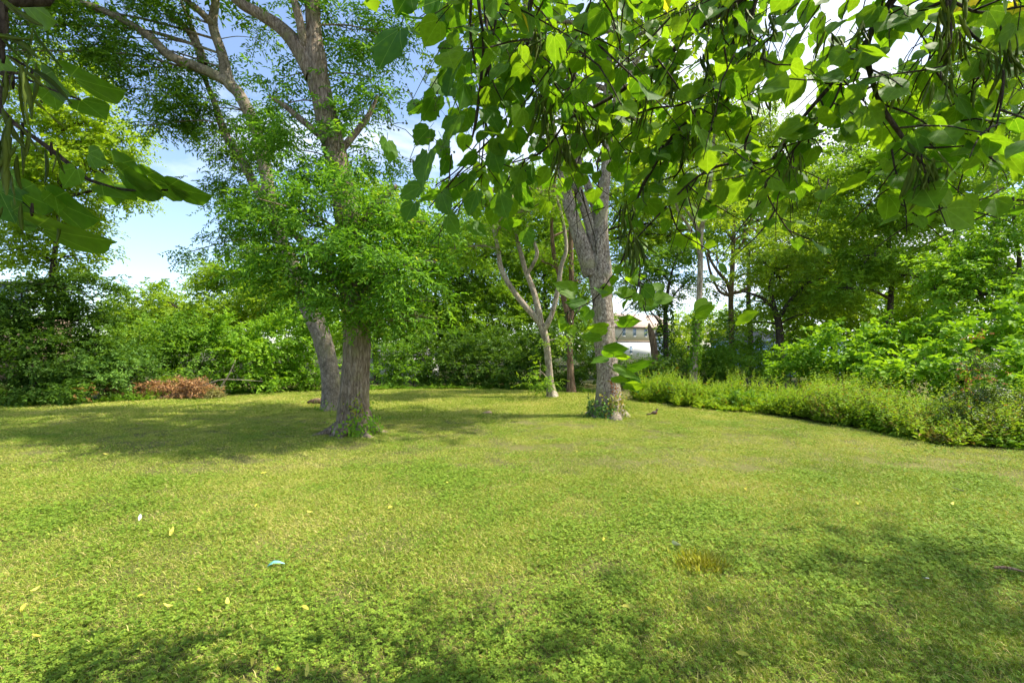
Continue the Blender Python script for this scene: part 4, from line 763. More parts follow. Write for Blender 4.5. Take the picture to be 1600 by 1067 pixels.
# tall weeds along the right bed
def weeds(name, label, path, width, n, h0, h1, mats, Lw, Ww, lean=.25, nl=16, heads=True, upright=.9):
    path = np.array(path, float); seg = np.linalg.norm(np.diff(path[:, :2], axis=0), axis=1); cum = np.concatenate([[0], np.cumsum(seg)])
    s = rng.random(n)*cum[-1]; x = np.interp(s, cum, path[:, 0]); y = np.interp(s, cum, path[:, 1]); off = rng.random(n)**1.15*width
    wv = np.array([noise.noise(Vector((q*1.3, .5, h0))) for q in s]); off = off+.42*wv; x = x+off*.75+rng.normal(size=n)*.08; y = y+off*.65+rng.normal(size=n)*.08
    cl = np.array([noise.noise(Vector((a_*.75, b_*.75, 1.7)))+.5*noise.noise(Vector((a_*2.6, b_*2.6, 4.7))) for a_, b_ in zip(x, y)])
    h = rng.uniform(h0, h1, n)*(1+1.15*cl)*(.62+.38*np.minimum(1, off/.5)); a = rng.random(n)*6.283; ln = lean*rng.random(n)
    dx = np.stack([np.cos(a)*ln, np.sin(a)*ln, np.ones(n)], 1)
    t = np.linspace(.12, 1, nl); B = np.stack([x, y, np.zeros(n)], 1)[:, None]+dx[:, None]*(t[None, :, None]*h[:, None, None])
    B[..., :2] += (np.stack([np.cos(a), np.sin(a)], 1)*ln[:, None]*h[:, None])[:, None]*(t**2)[None, :, None]*.6
    aa = rng.random((n, nl))*6.283
    D = np.stack([np.cos(aa), np.sin(aa), upright*(.4+rng.random((n, nl)))], -1)
    Nn = np.stack([-np.cos(aa)*.8, -np.sin(aa)*.8, np.ones((n, nl))], -1)+rng.normal(size=(n, nl, 3))*.3
    sz = (1.15-t)[None]*(.8+.5*rng.random((n, nl)))
    o = leaves(name, B.reshape(-1, 3), D.reshape(-1, 3), Nn.reshape(-1, 3), (Lw*sz+.02).ravel(), (Ww*(.5+.6*sz)).ravel(), MAT[mats], 'blade', np.repeat(rng.random(n), nl))
    return tag(o, label, 'weeds', kind='stuff')
edge = [(3.75, 15.6), (4.4, 14.3), (5.3, 12.95), (6.7, 11.2), (7.15, 9.7), (7.25, 8.1), (8.3, 7.8), (12, 7.6)]
weeds('tall_weeds', 'feathery bright green weeds along the bed edge right of the sycamore', edge[:4], 2.1, 1900, .38, .74, 'weed', .15, .028, nl=20)
weeds('bed_weeds', 'mixed rough weeds and brambles along the right bed edge', edge[3:], 2.2, 2300, .3, .8, 'weed', .10, .034, lean=.6, nl=20, upright=.5)
weeds('broad_weeds', 'low dark broad leaved weeds hugging the bed edge', edge, 1.0, 1700, .15, .55, 'mid', .12, .07, lean=.5, nl=12, upright=.2)
for px, Y, bl, mt, lb in ((1045, 14.6, [(1030, 618, 14.8, 20, 12), (1055, 620, 14.4, 20, 11)], 'deep', 'dark leafy clump at the far end of the weed bed by the sycamore'),
                     (1150, 13.0, [(1130, 622, 13.2, 24, 13), (1170, 626, 12.8, 26, 13)], 'shrub', 'broad leaved bramble clump below the ivy trunk weeds'),
                     (1235, 11.9, [(1220, 634, 12, 26, 15), (1255, 638, 11.7, 24, 15)], 'mid', 'leafy bramble clump in the middle of the weed bed edge'),
                     (1330, 10.4, [(1315, 640, 10.8, 30, 18), (1350, 650, 10.2, 30, 18), (1300, 618, 11.4, 26, 14)], 'weed', 'yellowish bramble clump where the bed edge bends toward the camera'),
                     (1405, 9.9, [(1390, 628, 10.4, 34, 20), (1430, 640, 9.8, 36, 20)], 'shrub', 'mid green leafy clump below the sunlit vine mound'),
                     (1440, 8.6, [(1420, 672, 8.9, 32, 20), (1465, 680, 8.5, 32, 16)], 'weed', 'pale tangled clump spilling onto the lawn left of the red tipped bush'),
                     (1590, 8.5, [(1580, 680, 8.5, 36, 18), (1620, 660, 8.6, 34, 28)], 'mid', 'low green clump in the corner right of the red tipped bush')):
    shrub('bramble_clump', lb, px, Y, bl, mt, .075, .042, 2.0, cr=.16, cat='bramble', stems=3, group='bramble clumps in the right bed')
weeds('dry_weeds', 'straw coloured dry grass stems among the bed weeds', edge[3:7], 1.3, 500, .35, .7, 'straw', .16, .008, lean=.6, nl=10, upright=1.5)
weeds('hedge_foot_weeds', 'low green weeds along the foot of the back hedge', [(-15.5, 13.9), (-12, 14.6), (-10.8, 16.3), (-8.5, 18.3), (-5.8, 19.3), (-2.6, 19.7), (0, 19.1), (2.8, 17.8)], .7, 1500, .1, .3, 'shrub', .11, .045, lean=.6, nl=8, upright=.5)

# brush pile
r = empty('brush_pile', (-11.3, 15.9, 0), 'heap of rust-brown dead conifer branches at the foot of the hedge', 'brush pile')
oo = np.array([-11.3, 15.9, 0])
tw = Tubes(); bb, dd, nn_ = [], [], []
for i in range(230):
    c = oo+np.array([rng.uniform(-1.75, 1.3), rng.uniform(-.5, .5), rng.uniform(.05, .62)]); c[2] *= 1-.3*abs(c[0]-oo[0])/1.5
    a = rng.normal()*.8+(0 if rng.random() < .5 else math.pi); d = np.array([math.cos(a), math.sin(a)*.6, rng.normal()*.35]); d /= np.linalg.norm(d); ln = rng.uniform(.4, .9)
    tw.add([c-d*ln/2, c+[0, 0, .04], c+d*ln/2], [.012, .009, .003], 4)
    for k in range(40):
        tt = rng.random(); bb.append(c-d*ln/2+d*ln*tt+rng.normal(size=3)*.03); dd.append(d*.6+rng.normal(size=3)*.7); nn_.append(rng.normal(size=3))
tw.build('dead_branches', MAT['bark_brown'], r, kind='stuff', org=oo)
leaves('brown_needles', np.array(bb), np.array(dd), np.array(nn_), .11, .022, MAT['brownneedle'], 'blade', None, r, org=oo)
for (cx_, lab) in ((-.25, 'pale green mound of clippings on top of the brown branches'), (1.3, 'pale straw mound of clippings at the right end')):
    nb = 1300; q = norm(rng.normal(size=(nb, 3))); q[:, 2] = abs(q[:, 2]); b = oo+np.array([cx_, .25 if cx_ < 0 else -.1, .38 if cx_ < 0 else .02])+q*np.array([.62, .35, .3])*(.7+.35*rng.random((nb, 1)))
    o = leaves('clippings', b, rng.normal(size=(nb, 3)), q+rng.normal(size=(nb, 3))*.5, .1, .025, MAT['straw' if cx_ > 0 else 'lime'], 'blade', None, r, org=oo); o['label'] = lab
limbw(r, oo, 'bare_branch', oo+np.array([[1.0, -.3, .25], [1.5, -.25, .5], [1.9, -.2, .62], [2.6, -.1, .6], [3.1, 0, .55]]), [.022, .02, .016, .012, .006], MAT['bark_tan'], 7, 4, lump=.2)
limbw(r, oo, 'bare_branch', oo+np.array([[1.7, .1, .4], [1.95, .1, .8], [2.15, .1, 1.25]]), [.03, .02, .008], MAT['bark_tan'], 7, 4, lump=.2)
limbw(r, oo, 'bare_branch', oo+np.array([[-1.0, -.5, .1], [-.9, -.45, .5], [-.7, -.4, .75]]), [.015, .012, .006], MAT['bark_tan'], 6, 4)

# ---------------------------------------------------------------- redbud overhead
def heart(serr=False, seed=0, k=20):
    rs = np.random.default_rng(seed); th = np.linspace(0, 2*np.pi, k, endpoint=False)
    # heart outline: notch at y=0 (stalk), tip at y=1
    half = np.array([(0, .07), (.12, -.03), (.27, -.03), (.42, .08), (.51, .25), (.52, .43), (.45, .61), (.32, .78), (.17, .91), (.06, 1.0), (0, 1.1)])
    tt = np.linspace(0, 1, len(half)); u = np.abs(th/np.pi); u = np.where(u > 1, 2-u, u)
    x = np.interp(u, tt, half[:, 0])*np.where(th < np.pi, 1, -1); y = np.interp(u, tt, half[:, 1])
    wob = 1+rs.normal(size=k)*.025
    if serr: wob = wob*np.where(np.arange(k) % 2, 1.06, .95)
    x = x*wob*(.92+.16*rs.random()); y = .45+(y-.45)*wob
    fold = .06+rs.random()*.2; curl = .05+rs.random()*.22; tw = rs.normal()*.15
    def zf(x, y): return fold*np.abs(x)-curl*(y**2)*.6+tw*x*y+.03*np.sin(y*9+seed)*np.abs(x)*2
    ix, iy = x*.5, .45+(y-.45)*.5
    X = np.concatenate([x, ix, [0]]); Y = np.concatenate([y, iy, [.45]]); Z = zf(X, Y)
    V = np.stack([X, Y, Z], 1)
    q = np.array([[i, (i+1) % k, k+(i+1) % k, k+i] for i in range(k)]); t = np.array([[k+i, k+(i+1) % k, 2*k] for i in range(k)])
    # stalk
    st = np.array([[-.012, .02, .0], [.012, .02, .0], [.012, -.28, .07], [-.012, -.28, .07], [0, .02, -.02], [0, -.28, .05]]); n0 = len(V)
    V = np.vstack([V, st]); q = np.vstack([q, [[n0, n0+1, n0+2, n0+3], [n0+1, n0+4, n0+5, n0+2], [n0+4, n0, n0+3, n0+5]]])
    uv = np.stack([V[:, 0]+.5, V[:, 1]], 1)
    return V, q, t, uv
def leafmeshes(mat, serr=False, n=9, k=20, nm='leaf'):
    L_ = []
    for i in range(n):
        V, q, t, uv = heart(serr, i+(50 if serr else 0), k); L_.append(meshnp(nm, V, [q, t], MAT[mat], {'rnd': np.full(len(V), i/n)}, smooth=True, uv=uv))
    return L_
HEART = leafmeshes('redbud'); HEARTY = leafmeshes('redbud_yellow', n=2); GRAPE = leafmeshes('vineleaf', True, 6, 30)
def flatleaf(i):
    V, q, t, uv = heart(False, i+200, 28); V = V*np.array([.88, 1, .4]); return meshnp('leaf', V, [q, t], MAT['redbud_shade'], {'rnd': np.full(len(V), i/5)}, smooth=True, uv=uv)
MAT['redbud_shade'] = redbudmat('shaded_redbud_leaf', (.05, .14, .018), (.10, .21, .025), spots=.04)  # darker copy of the redbud leaf, shade put into its colour
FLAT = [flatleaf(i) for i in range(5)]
def frame(base, d, nrm, size):
    d = np.asarray(d, float); d /= np.linalg.norm(d); s = np.cross(d, nrm); s /= max(np.linalg.norm(s), 1e-6); n = np.cross(s, d)
    m = Matrix(((s[0]*size, d[0]*size, n[0]*size, base[0]), (s[1]*size, d[1]*size, n[1]*size, base[1]), (s[2]*size, d[2]*size, n[2]*size, base[2]), (0, 0, 0, 1)))
    return m
def proj(p):
    d = np.array([p[0], p[1], p[2]-CAMH]); y = d[1]*math.cos(PITCH)+d[2]*math.sin(PITCH); z = -d[1]*math.sin(PITCH)+d[2]*math.cos(PITCH)
    if y < .05: return None
    return 800+d[0]/y*FPX, 533.5-z/y*FPX, y
def pod_mesh(i):
    rs = np.random.default_rng(i+90); n = 7; t = np.linspace(0, 1, n); w = .5*np.sin(np.pi*np.clip(t*.92+.04, 0, 1))**.6*.135; bend = rs.normal()*.12
    V = []
    for a in range(n):
        x0 = bend*t[a]**2; V += [(x0-w[a], t[a], 0), (x0, t[a], .018+.02*math.sin(a*2.6)), (x0+w[a], t[a], 0), (x0, t[a], -.018-.02*math.sin(a*2.6))]
    F = [[a*4+b, a*4+(b+1) % 4, (a+1)*4+(b+1) % 4, (a+1)*4+b] for a in range(n-1) for b in range(4)]
    return meshnp('pod', np.array(V), np.array(F), MAT['pod'], {'rnd': np.full(len(V), rs.random()), 'clr': np.full(len(V), rs.random())}, smooth=True)
PODS = [pod_mesh(i) for i in range(5)]
PODCOUNT = [0]
def pod_bunch(root, org, p, n, L_=.085, spread=.5, down=(0, 0, -1)):
    t = Tubes(); t.add([p+[0, 0, .015], p, p+np.array([0, 0, -.01])], [.002, .003, .002], 6); st = t.build('pod_bunch', MAT['twig'], root, org=org)
    for i in range(n):
        d = np.array(down, float)+rng.normal(size=3)*spread*.6; d /= np.linalg.norm(d)
        o = link('pod', PODS[rng.integers(5)], st)
        b = p-np.asarray(org)+rng.normal(size=3)*np.array([.02, .02, .025]); o.matrix_local = frame(b, d, rng.normal(size=3), L_*rng.uniform(.7, 1.15)); PODCOUNT[0] += 1
class Canopy:
    def __init__(s, root, org, meshes, maxparts): s.root = root; s.org = np.asarray(org); s.L = []; s.tw = Tubes(); s.ms = meshes; s.maxp = maxparts
    def leaf(s, p, d, n, size, mesh=None): s.L.append((np.asarray(p, float), np.asarray(d, float), np.asarray(n, float), size, mesh))
    def twig(s, p0, d, ln, nleaf, size, r0=.0035, droop=.35, mask=None):
        d = d/np.linalg.norm(d); P = [p0]; q = p0.copy(); dd = d.copy()
        for i in range(4):
            dd = dd+rng.normal(size=3)*.14+np.array([0, 0, -droop*.22]); dd /= np.linalg.norm(dd); q = q+dd*ln/4; P.append(q.copy())
        P = np.array(P); s.tw.add(P, np.linspace(r0, r0*.35, 5), 5)
        for i in range(nleaf):
            t = (i+.6)/nleaf; f = t*4; j = min(3, int(f)); b = P[j]+(P[j+1]-P[j])*(f-j)
            sd = 1 if i % 2 else -1; lat = np.cross(dd, [0, 0, 1.]); lat /= max(1e-6, np.linalg.norm(lat))
            ld = dd*.45+lat*sd*.75+np.array([0, 0, -.55])+rng.normal(size=3)*.35
            sz = size*rng.uniform(.6, 1.22); ld /= np.linalg.norm(ld)
            b2 = b+ld*sz*.25
            if mask is not None and not mask(b2+ld*sz*.5): continue
            nrm = np.array([rng.normal()*.45, -.25+rng.normal()*.45, .8]); s.leaf(b2, ld, nrm, sz)
    def along(s, P, step, ln, nleaf, size, side=1.0, mask=None, r0=.0035, droop=.35):
        seg = np.linalg.norm(np.diff(P, axis=0), axis=1); cum = np.concatenate([[0], np.cumsum(seg)]); t = step*.5
        while t < cum[-1]:
            p = np.array([np.interp(t, cum, P[:, k]) for k in range(3)]); j = min(len(P)-2, np.searchsorted(cum, t)-1); T = P[j+1]-P[j]; T = T/np.linalg.norm(T)
            a = rng.normal(size=3); a -= T*a.dot(T); a /= np.linalg.norm(a)
            if mask is None or mask(p): s.twig(p, T*.55+a*side+np.array([0, 0, -.1]), ln*rng.uniform(.6, 1.3), nleaf, size, mask=mask, r0=r0, droop=droop)
            t += step*rng.uniform(.6, 1.4)
    def build(s, yellow=.02):
        inf = []
        for i, (p, d, n, sz, m) in enumerate(s.L):
            q = proj(p+d/np.linalg.norm(d)*sz*.5); inf.append(-1 if q is None or not (-25 < q[0] < 1625 and -25 < q[1] < 1090) else sz/q[2])
        order = np.argsort(-np.array(inf)); restV = []; restQ = []; restT = []; restU = []; restR = []; n0 = 0; cnt = 0
        for rank, i in enumerate(order):
            p, d, n, sz, m = s.L[i]
            if inf[i] > 0 and cnt < s.maxp:
                me_ = m or (HEARTY[rng.integers(2)] if (rng.random() < yellow and s.ms is HEART) else s.ms[rng.integers(len(s.ms))])
                o = link('leaf', me_, s.root); o.matrix_local = frame(p-s.org, d, n, sz); cnt += 1
                if me_ in HEARTY: o['label'] = 'pale yellow leaf with dark specks'
            else:
                V, q, t, uv = heart(s.ms is GRAPE, rank % 7, 14); Mx = np.array(frame(p-s.org, d, n, sz)); V = V@Mx[:3, :3].T+Mx[:3, 3]
                restV.append(V); restQ.append(q+n0); restT.append(t+n0); restU.append(uv); restR.append(np.full(len(V), rng.random())); n0 += len(V)
        if restV: link('leaves', meshnp('leaves', np.vstack(restV), [np.vstack(restQ), np.vstack(restT)], s.ms[0].materials[0], {'rnd': np.concatenate(restR)}, smooth=True, uv=np.vstack(restU)), s.root, kind='stuff')
        s.tw.build('twigs', MAT['twig'], s.root, kind='stuff', org=s.org)
        print('canopy leaves', len(s.L), 'parts', cnt)

oR = np.array([2.3, -1.6, 0.])
rR = empty('redbud_tree', oR, 'overhanging redbud with heart-shaped leaves and seed pods across the top right', 'tree')
trk = np.array([[2.3, -1.6, -.1], [2.25, -1.5, .8], [2.1, -1.3, 1.7], [2.0, -1.0, 2.4]])
limbw(rR, oR, 'trunk', trk, [.17, .13, .12, .1], MAT['bark_dark'], 18, 6, lump=.15, flare=(.4, .2, 4, 1))
cnR = Canopy(rR, oR, HEART, 300)
def below(env):
    """keep leaves above the ragged lower edge of the canopy seen in the photo"""
    xs = [e[0] for e in env]; ys = [e[1] for e in env]
    def f(p):
        q = proj(p)
        if q is None: return True
        return q[1] < np.interp(q[0], xs, ys)+rng.normal()*14
    return f
env = [(560, -80), (640, 60), (690, 250), (720, 330), (780, 370), (850, 330), (900, 300), (960, 350), (1010, 340), (1080, 330), (1200, 350), (1300, 290), (1390, 330), (1480, 350), (1600, 340), (1800, 400)]
mk = below(env)
mains = [
 [(1290, -260, 2.2, 16), (1220, -60, 2.2, 13), (1157, 0, 2.2, 11), (1082, 49, 2.2, 9), (1049, 82, 2.2, 8), (1015, 109, 2.2, 7), (981, 135, 2.2, 6), (940, 161, 2.2, 5), (886, 187, 2.2, 3)],
 [(1200, -40, 2.3, 9), (1154, 54, 2.3, 7), (1120, 109, 2.3, 6), (1097, 146, 2.3, 6), (1082, 180, 2.3, 5), (1045, 221, 2.3, 5), (1019, 266, 2.3, 4), (1000, 300, 2.3, 4), (987, 345, 2.3, 2)],
 [(1480, -200, 1.7, 16), (1410, -30, 1.75, 12), (1396, 0, 1.75, 10), (1370, 34, 1.8, 9), (1355, 64, 1.85, 8), (1321, 109, 1.9, 7), (1284, 150, 1.95, 6), (1246, 195, 2.0, 5), (1205, 251, 2.05, 5), (1161, 236+18, 2.1, 4), (1116, 262, 2.1, 4), (1079, 285, 2.1, 3), (1045, 319, 2.15, 3), (992, 375, 2.2, 2)],
 [(1374, 22, 1.8, 9), (1359, 56, 1.75, 8), (1355, 90, 1.7, 8), (1366, 135, 1.65, 7), (1381, 172, 1.6, 7), (1404, 206, 1.6, 6), (1422, 232, 1.6, 5), (1441, 259, 1.6, 4), (1452, 285, 1.6, 3)],
 [(1389, 11, 1.8, 6), (1437, 17, 1.7, 5), (1482, 2, 1.65, 5), (1530, 20, 1.6, 4), (1600, 10, 1.6, 3)],
 [(1486, -30, 1.6, 6), (1485, 20, 1.6, 6), (1484, 64, 1.6, 5), (1478, 110, 1.6, 3)],
 [(1500, 30, 1.7, 4), (1520, 56, 1.7, 4), (1540, 70, 1.7, 4), (1557, 79, 1.7, 3), (1590, 90, 1.7, 2)],
 [(1568, 110, 1.5, 3), (1566, 150, 1.5, 3), (1553, 217, 1.5, 2)],
 [(1182, 270, 2.05, 4), (1168, 255, 2.05, 4), (1164, 232, 2.05, 4), (1168, 200, 2.1, 3), (1160, 170, 2.1, 2)],
 [(1190, -30, 2.2, 6), (1172, 40, 2.2, 5), (1169, 94, 2.2, 5), (1150, 130, 2.2, 4), (1135, 161, 2.25, 4), (1110, 205, 2.3, 3)],
 [(1080, 180, 2.35, 4), (1075, 220, 2.35, 3), (1065, 260, 2.35, 3), (1052, 280, 2.35, 2)],
 [(960, -60, 2.5, 8), (940, 0, 2.5, 6), (925, 60, 2.5, 5), (905, 100, 2.5, 4), (880, 160, 2.5, 3)],
 [(850, -60, 2.4, 9), (830, 0, 2.4, 8), (826, 40, 2.4, 7), (824, 90, 2.4, 6), (835, 130, 2.4, 4), (870, 150, 2.4, 3)],
 [(1097, 150, 2.3, 4), (1060, 165, 2.3, 3), (1020, 170, 2.3, 3), (970, 190, 2.3, 3), (945, 215, 2.3, 2)],
 [(886, 187, 2.2, 3), (850, 235, 2.2, 3), (800, 255, 2.2, 2)],
 [(1321, 109, 1.9, 4), (1300, 165, 1.9, 3), (1260, 210, 1.9, 3), (1215, 265, 1.9, 2), (1195, 290, 1.9, 2), (1212, 330, 1.9, 2)],
]
_e = lambda p: at(*p[:3])
start = trk[-1]
for i, b in enumerate(mains):
    P = np.array([at(p[0], p[1], p[2]*.92) for p in b]); r_ = np.array([p[3]/2*p[2]/FPX for p in b])*1.0
    if b[0][1] < -50:      # runs back to the trunk out of frame
        mid = (start+P[0])/2+np.array([0, 0, .35]); P = np.vstack([start-[0, 0, .2], mid, P]); r_ = np.concatenate([[.035, .025], r_])
    o = limbw(rR, oR, 'branch', P, r_, MAT['twig'], 8, 5, lump=.15, seed=i)
    Pc = catmull(P, 4); Pc = Pc[[k for k in range(len(Pc)) if (lambda q: q is not None and q[1] > -140)(proj(Pc[k]))]] if True else Pc
    if len(Pc) > 2: cnR.along(Pc, .075, .28, 4, .078, mask=mk)
# secondary hanging branchlets with leaves filling the top
for i in range(205):
    px = rng.uniform(740, 1660); py = rng.uniform(-90, 130); Y = rng.uniform(1.5, 2.9)
    if 1170 < px < 1400 and py > 0 and rng.random() < .5: continue
    p = at(px, py, Y); cnR.twig(p, np.array([rng.normal()*.8-.3, rng.normal()*.5, -.45]), rng.uniform(.2, .45), rng.integers(3, 6), .078, mask=mk)
for i in range(80):                                   # leftmost curtain
    px = rng.uniform(700, 930); py = rng.uniform(40, 330); Y = rng.uniform(2.0, 2.9)
    p = at(px, py, Y); cnR.twig(p, np.array([rng.normal()*.6, rng.normal()*.5, -.6]), rng.uniform(.15, .35), rng.integers(2, 5), .08, mask=mk)
for i in range(34):                                   # right fringe
    px = rng.uniform(1380, 1640); py = rng.uniform(150, 330); Y = rng.uniform(1.5, 2.1)
    cnR.twig(at(px, py, Y), np.array([rng.normal()*.6, rng.normal()*.5, -.3]), rng.uniform(.15, .35), rng.integers(2, 5), .08, mask=mk)
for i in range(30):
    px = rng.uniform(930, 1300); py = rng.uniform(180, 340); Y = rng.uniform(1.8, 2.6)
    cnR.twig(at(px, py, Y), np.array([rng.normal()*.6, rng.normal()*.5, -.3]), rng.uniform(.15, .35), rng.integers(2, 4), .078, mask=mk)
# the sprays that hang down in front of the sycamore trunk
def mk2(p):
    q = proj(p); return q is None or not ((955 < q[0] < 1115 and q[1] > 478) or q[1] > 530)
for b in ([(987, 345, 2.3, 3), (975, 400, 2.35, 3), (950, 440, 2.4, 2), (925, 470, 2.4, 2), (880, 490, 2.45, 1)], [(975, 400, 2.35, 2), (985, 430, 2.35, 2), (1010, 450, 2.3, 2), (1005, 480, 2.3, 1)],
          [(992, 375, 2.2, 3), (1000, 420, 2.2, 2), (990, 470, 2.2, 2), (970, 490, 2.2, 1)], [(1045, 319, 2.15, 3), (1060, 360, 2.15, 2), (1090, 380, 2.2, 2), (1120, 400, 2.2, 1)],
          [(1212, 330, 1.9, 2), (1225, 350, 1.9, 2), (1240, 370, 1.9, 1)]):
    P = np.array([_e(p) for p in b]); limbw(rR, oR, 'branch', P, np.array([p[3]/2*p[2]/FPX for p in b]), MAT['twig'], 6, 4)
    cnR.along(catmull(P, 4), .07, .12, 2, .07, mask=mk2)
def manual(cn, lst, Y, nz=.25, flat=None):
    for (bx, by, tx, ty, w) in lst:
        y = Y*rng.uniform(.96, 1.04); p = at(bx, by, y); q = at(tx, ty, y-.01)
        ln = math.hypot(tx-bx, ty-by); f = min(1, w*(1.25 if flat else 1)/(1.05*ln)); tilt = math.acos(f)*.95*(1 if rng.random() < .7 else -1)
        d = (q-p)/np.linalg.norm(q-p); view = at(bx, by, 1.)-np.array([0, 0, CAMH]); view = -view/np.linalg.norm(view); s = np.cross(d, view)
        cn.leaf(p, d, view*math.cos(tilt)+s*math.sin(tilt), np.linalg.norm(q-p), flat[rng.integers(len(flat))] if flat else None)
manual(cnR, [(942, 545, 980, 548, 20), (958, 576, 1000, 590, 14), (955, 596, 985, 592, 10), (980, 572, 1022, 568, 14), (915, 480, 885, 470, 22), (965, 500, 1000, 505, 20), (950, 512, 920, 515, 20), (940, 528, 912, 524, 14), (962, 552, 985, 560, 12), (985, 590, 1000, 612, 20), (1000, 482, 1030, 470, 24), (1085, 490, 1118, 482, 20), (1150, 500, 1185, 490, 16), (1108, 470, 1085, 484, 20), (1022, 470, 1052, 462, 22), (900, 460, 868, 440, 26), (950, 560, 925, 566, 12), (975, 600, 1010, 606, 12)], 2.4)
t = Tubes(); t.add([at(1003, 480, 2.3), at(985, 500, 2.4), at(965, 530, 2.42), at(955, 570, 2.42), at(962, 590, 2.41)], [.002, .0018, .0015, .0012, .0008], 5); t.build('branch', MAT['twig'], rR, org=oR)
t = Tubes(); t.add([at(1120, 400, 2.2), at(1130, 440, 2.3), at(1115, 470, 2.4), at(1090, 488, 2.4)], [.002, .0016, .0012, .0008], 5); t.add([at(1130, 440, 2.3), at(1145, 480, 2.38), at(1152, 500, 2.4)], [.0016, .0012, .0008], 5); t.build('branch', MAT['twig'], rR, org=oR)
cnR.build(yellow=.02)
for (px, py, Y, n, L_, sp) in ((840, 55, 2.4, 12, .09, .5), (845, 150, 2.2, 14, .09, .5), (850, 185, 2.2, 10, .09, .3), (905, 185, 2.2, 9, .085, .4), (935, 195, 2.2, 11, .085, .35), (880, 230, 2.2, 16, .095, .5), (1015, 125, 2.2, 10, .085, .6), (1000, 165, 2.2, 8, .08, .3), (1050, 130, 2.2, 9, .08, .3),
                              (1065, 15, 2.2, 9, .085, .4), (1095, 5, 2.2, 12, .085, .4), (1130, 0, 2.1, 14, .09, .4), (1165, 20, 2.1, 14, .09, .4), (1180, 75, 2.1, 9, .085, .3), (1200, 150, 2.0, 10, .07, .3), (1205, 20, 2.0, 10, .085, .5), (1100, 90, 2.3, 8, .08, .3), (1110, 150, 2.3, 9, .085, .3),
                              (975, 330, 2.3, 10, .1, .4), (990, 375, 2.2, 12, .1, .5), (1240, 250, 1.95, 9, .07, .5), (1300, 60, 1.9, 9, .08, .5), (1395, 130, 1.7, 7, .07, .3), (1440, 250, 1.6, 13, .085, .35), (1455, 265, 1.6, 9, .08, .5), (1480, 10, 1.6, 14, .085, .4), (1500, 60, 1.65, 12, .08, .5), (1575, 85, 1.7, 16, .085, .35), (1545, 90, 1.7, 9, .075, .3), (1470, 120, 1.6, 7, .07, .4), (1075, 215, 2.3, 7, .09, .3), (1350, 45, 1.8, 7, .08, .4)):
    pod_bunch(rR, oR, at(px, py, Y*.86), int(n*1.25), L_, sp)
rr_ = empty('added_shade_tree', (10.5, 2.4, 0), 'tall unseen tree added beyond the right edge of the view to shade the near lawn', 'tree')  # out of view, added only to cast soft shade on the near lawn
_o = np.array([10.5, 2.4, 0.]); _t = np.array([[10.5, 2.4, -.1], [10.4, 2.5, 3], [10.1, 2.6, 6], [9.5, 2.8, 9]])
limbw(rr_, _o, 'trunk', _t, [.28, .22, .17, .08], MAT['bark_smooth'], 14, 6, lump=.12, flare=(.6, .25, 5, 1))
foliage(rr_, _o, [(np.array([7.2, 2.75, 8.8]), np.array([2.6, .9, .8])), (np.array([9.6, 2.6, 9.6]), np.array([2.4, 1.8, 1.4]))], 'mid', .12, .07, cov=.85, cr=.6, thick=.4, shell=.1, trunk_pts=_t, twigmat='bark_smooth')
# the rest of its crown, over and behind the camera
bb = [(np.array([3.4, .2, 4.2]), np.array([2.2, 1.4, .7])), (np.array([1.2, -1.2, 4.2]), np.array([2.4, 1.6, .8])), (np.array([6.0, 1.0, 4.0]), np.array([1.4, 1.4, .8]))]
foliage(rR, oR, bb, 'mid', .1, .09, cov=.6, cr=.45, thick=.35, shell=.1, tpl='broad', name='crown', trunk_pts=trk, twigmat='twig')

# vine hanging at the left end of the canopy
oV = np.array([.1, 2.6, 0]); rV = empty('hanging_vine', (-.2, 2.1, 3.2), 'grape-like vine with toothed leaves and berry clusters hanging against blue sky', 'vine'); oV = np.array([-.2, 2.1, 3.2])
cnV = Canopy(rV, oV, GRAPE, 120)
for b in ([(745, -120, 2.1, 8), (748, 0, 2.1, 6), (755, 60, 2.1, 5), (752, 120, 2.1, 5), (745, 180, 2.1, 5), (738, 215, 2.1, 3)], [(758, -100, 2.15, 7), (758, 0, 2.15, 6), (760, 40, 2.15, 5), (765, 90, 2.1, 4), (750, 150, 2.1, 4)], [(780, -80, 2.1, 4), (778, 0, 2.1, 4), (770, 60, 2.1, 3), (762, 130, 2.1, 3), (755, 200, 2.1, 2)],
          [(735, -80, 2.1, 6), (736, 0, 2.1, 5), (735, 50, 2.1, 4), (742, 100, 2.1, 4)], [(770, 0, 2.2, 3), (765, 120, 2.2, 3), (758, 200, 2.2, 3), (752, 260, 2.2, 2)], [(775, 210, 2.2, 3), (735, 250, 2.2, 3), (700, 290, 2.2, 3), (670, 325, 2.2, 2)], [(745, 225, 2.2, 2), (715, 265, 2.2, 2), (680, 290, 2.2, 2)]):
    P = np.array([_e(p) for p in b]); limbw(rV, oV, 'stem', P, np.array([p[3]/2*p[2]/FPX for p in b]), MAT['twig'], 7, 5, lump=.2)
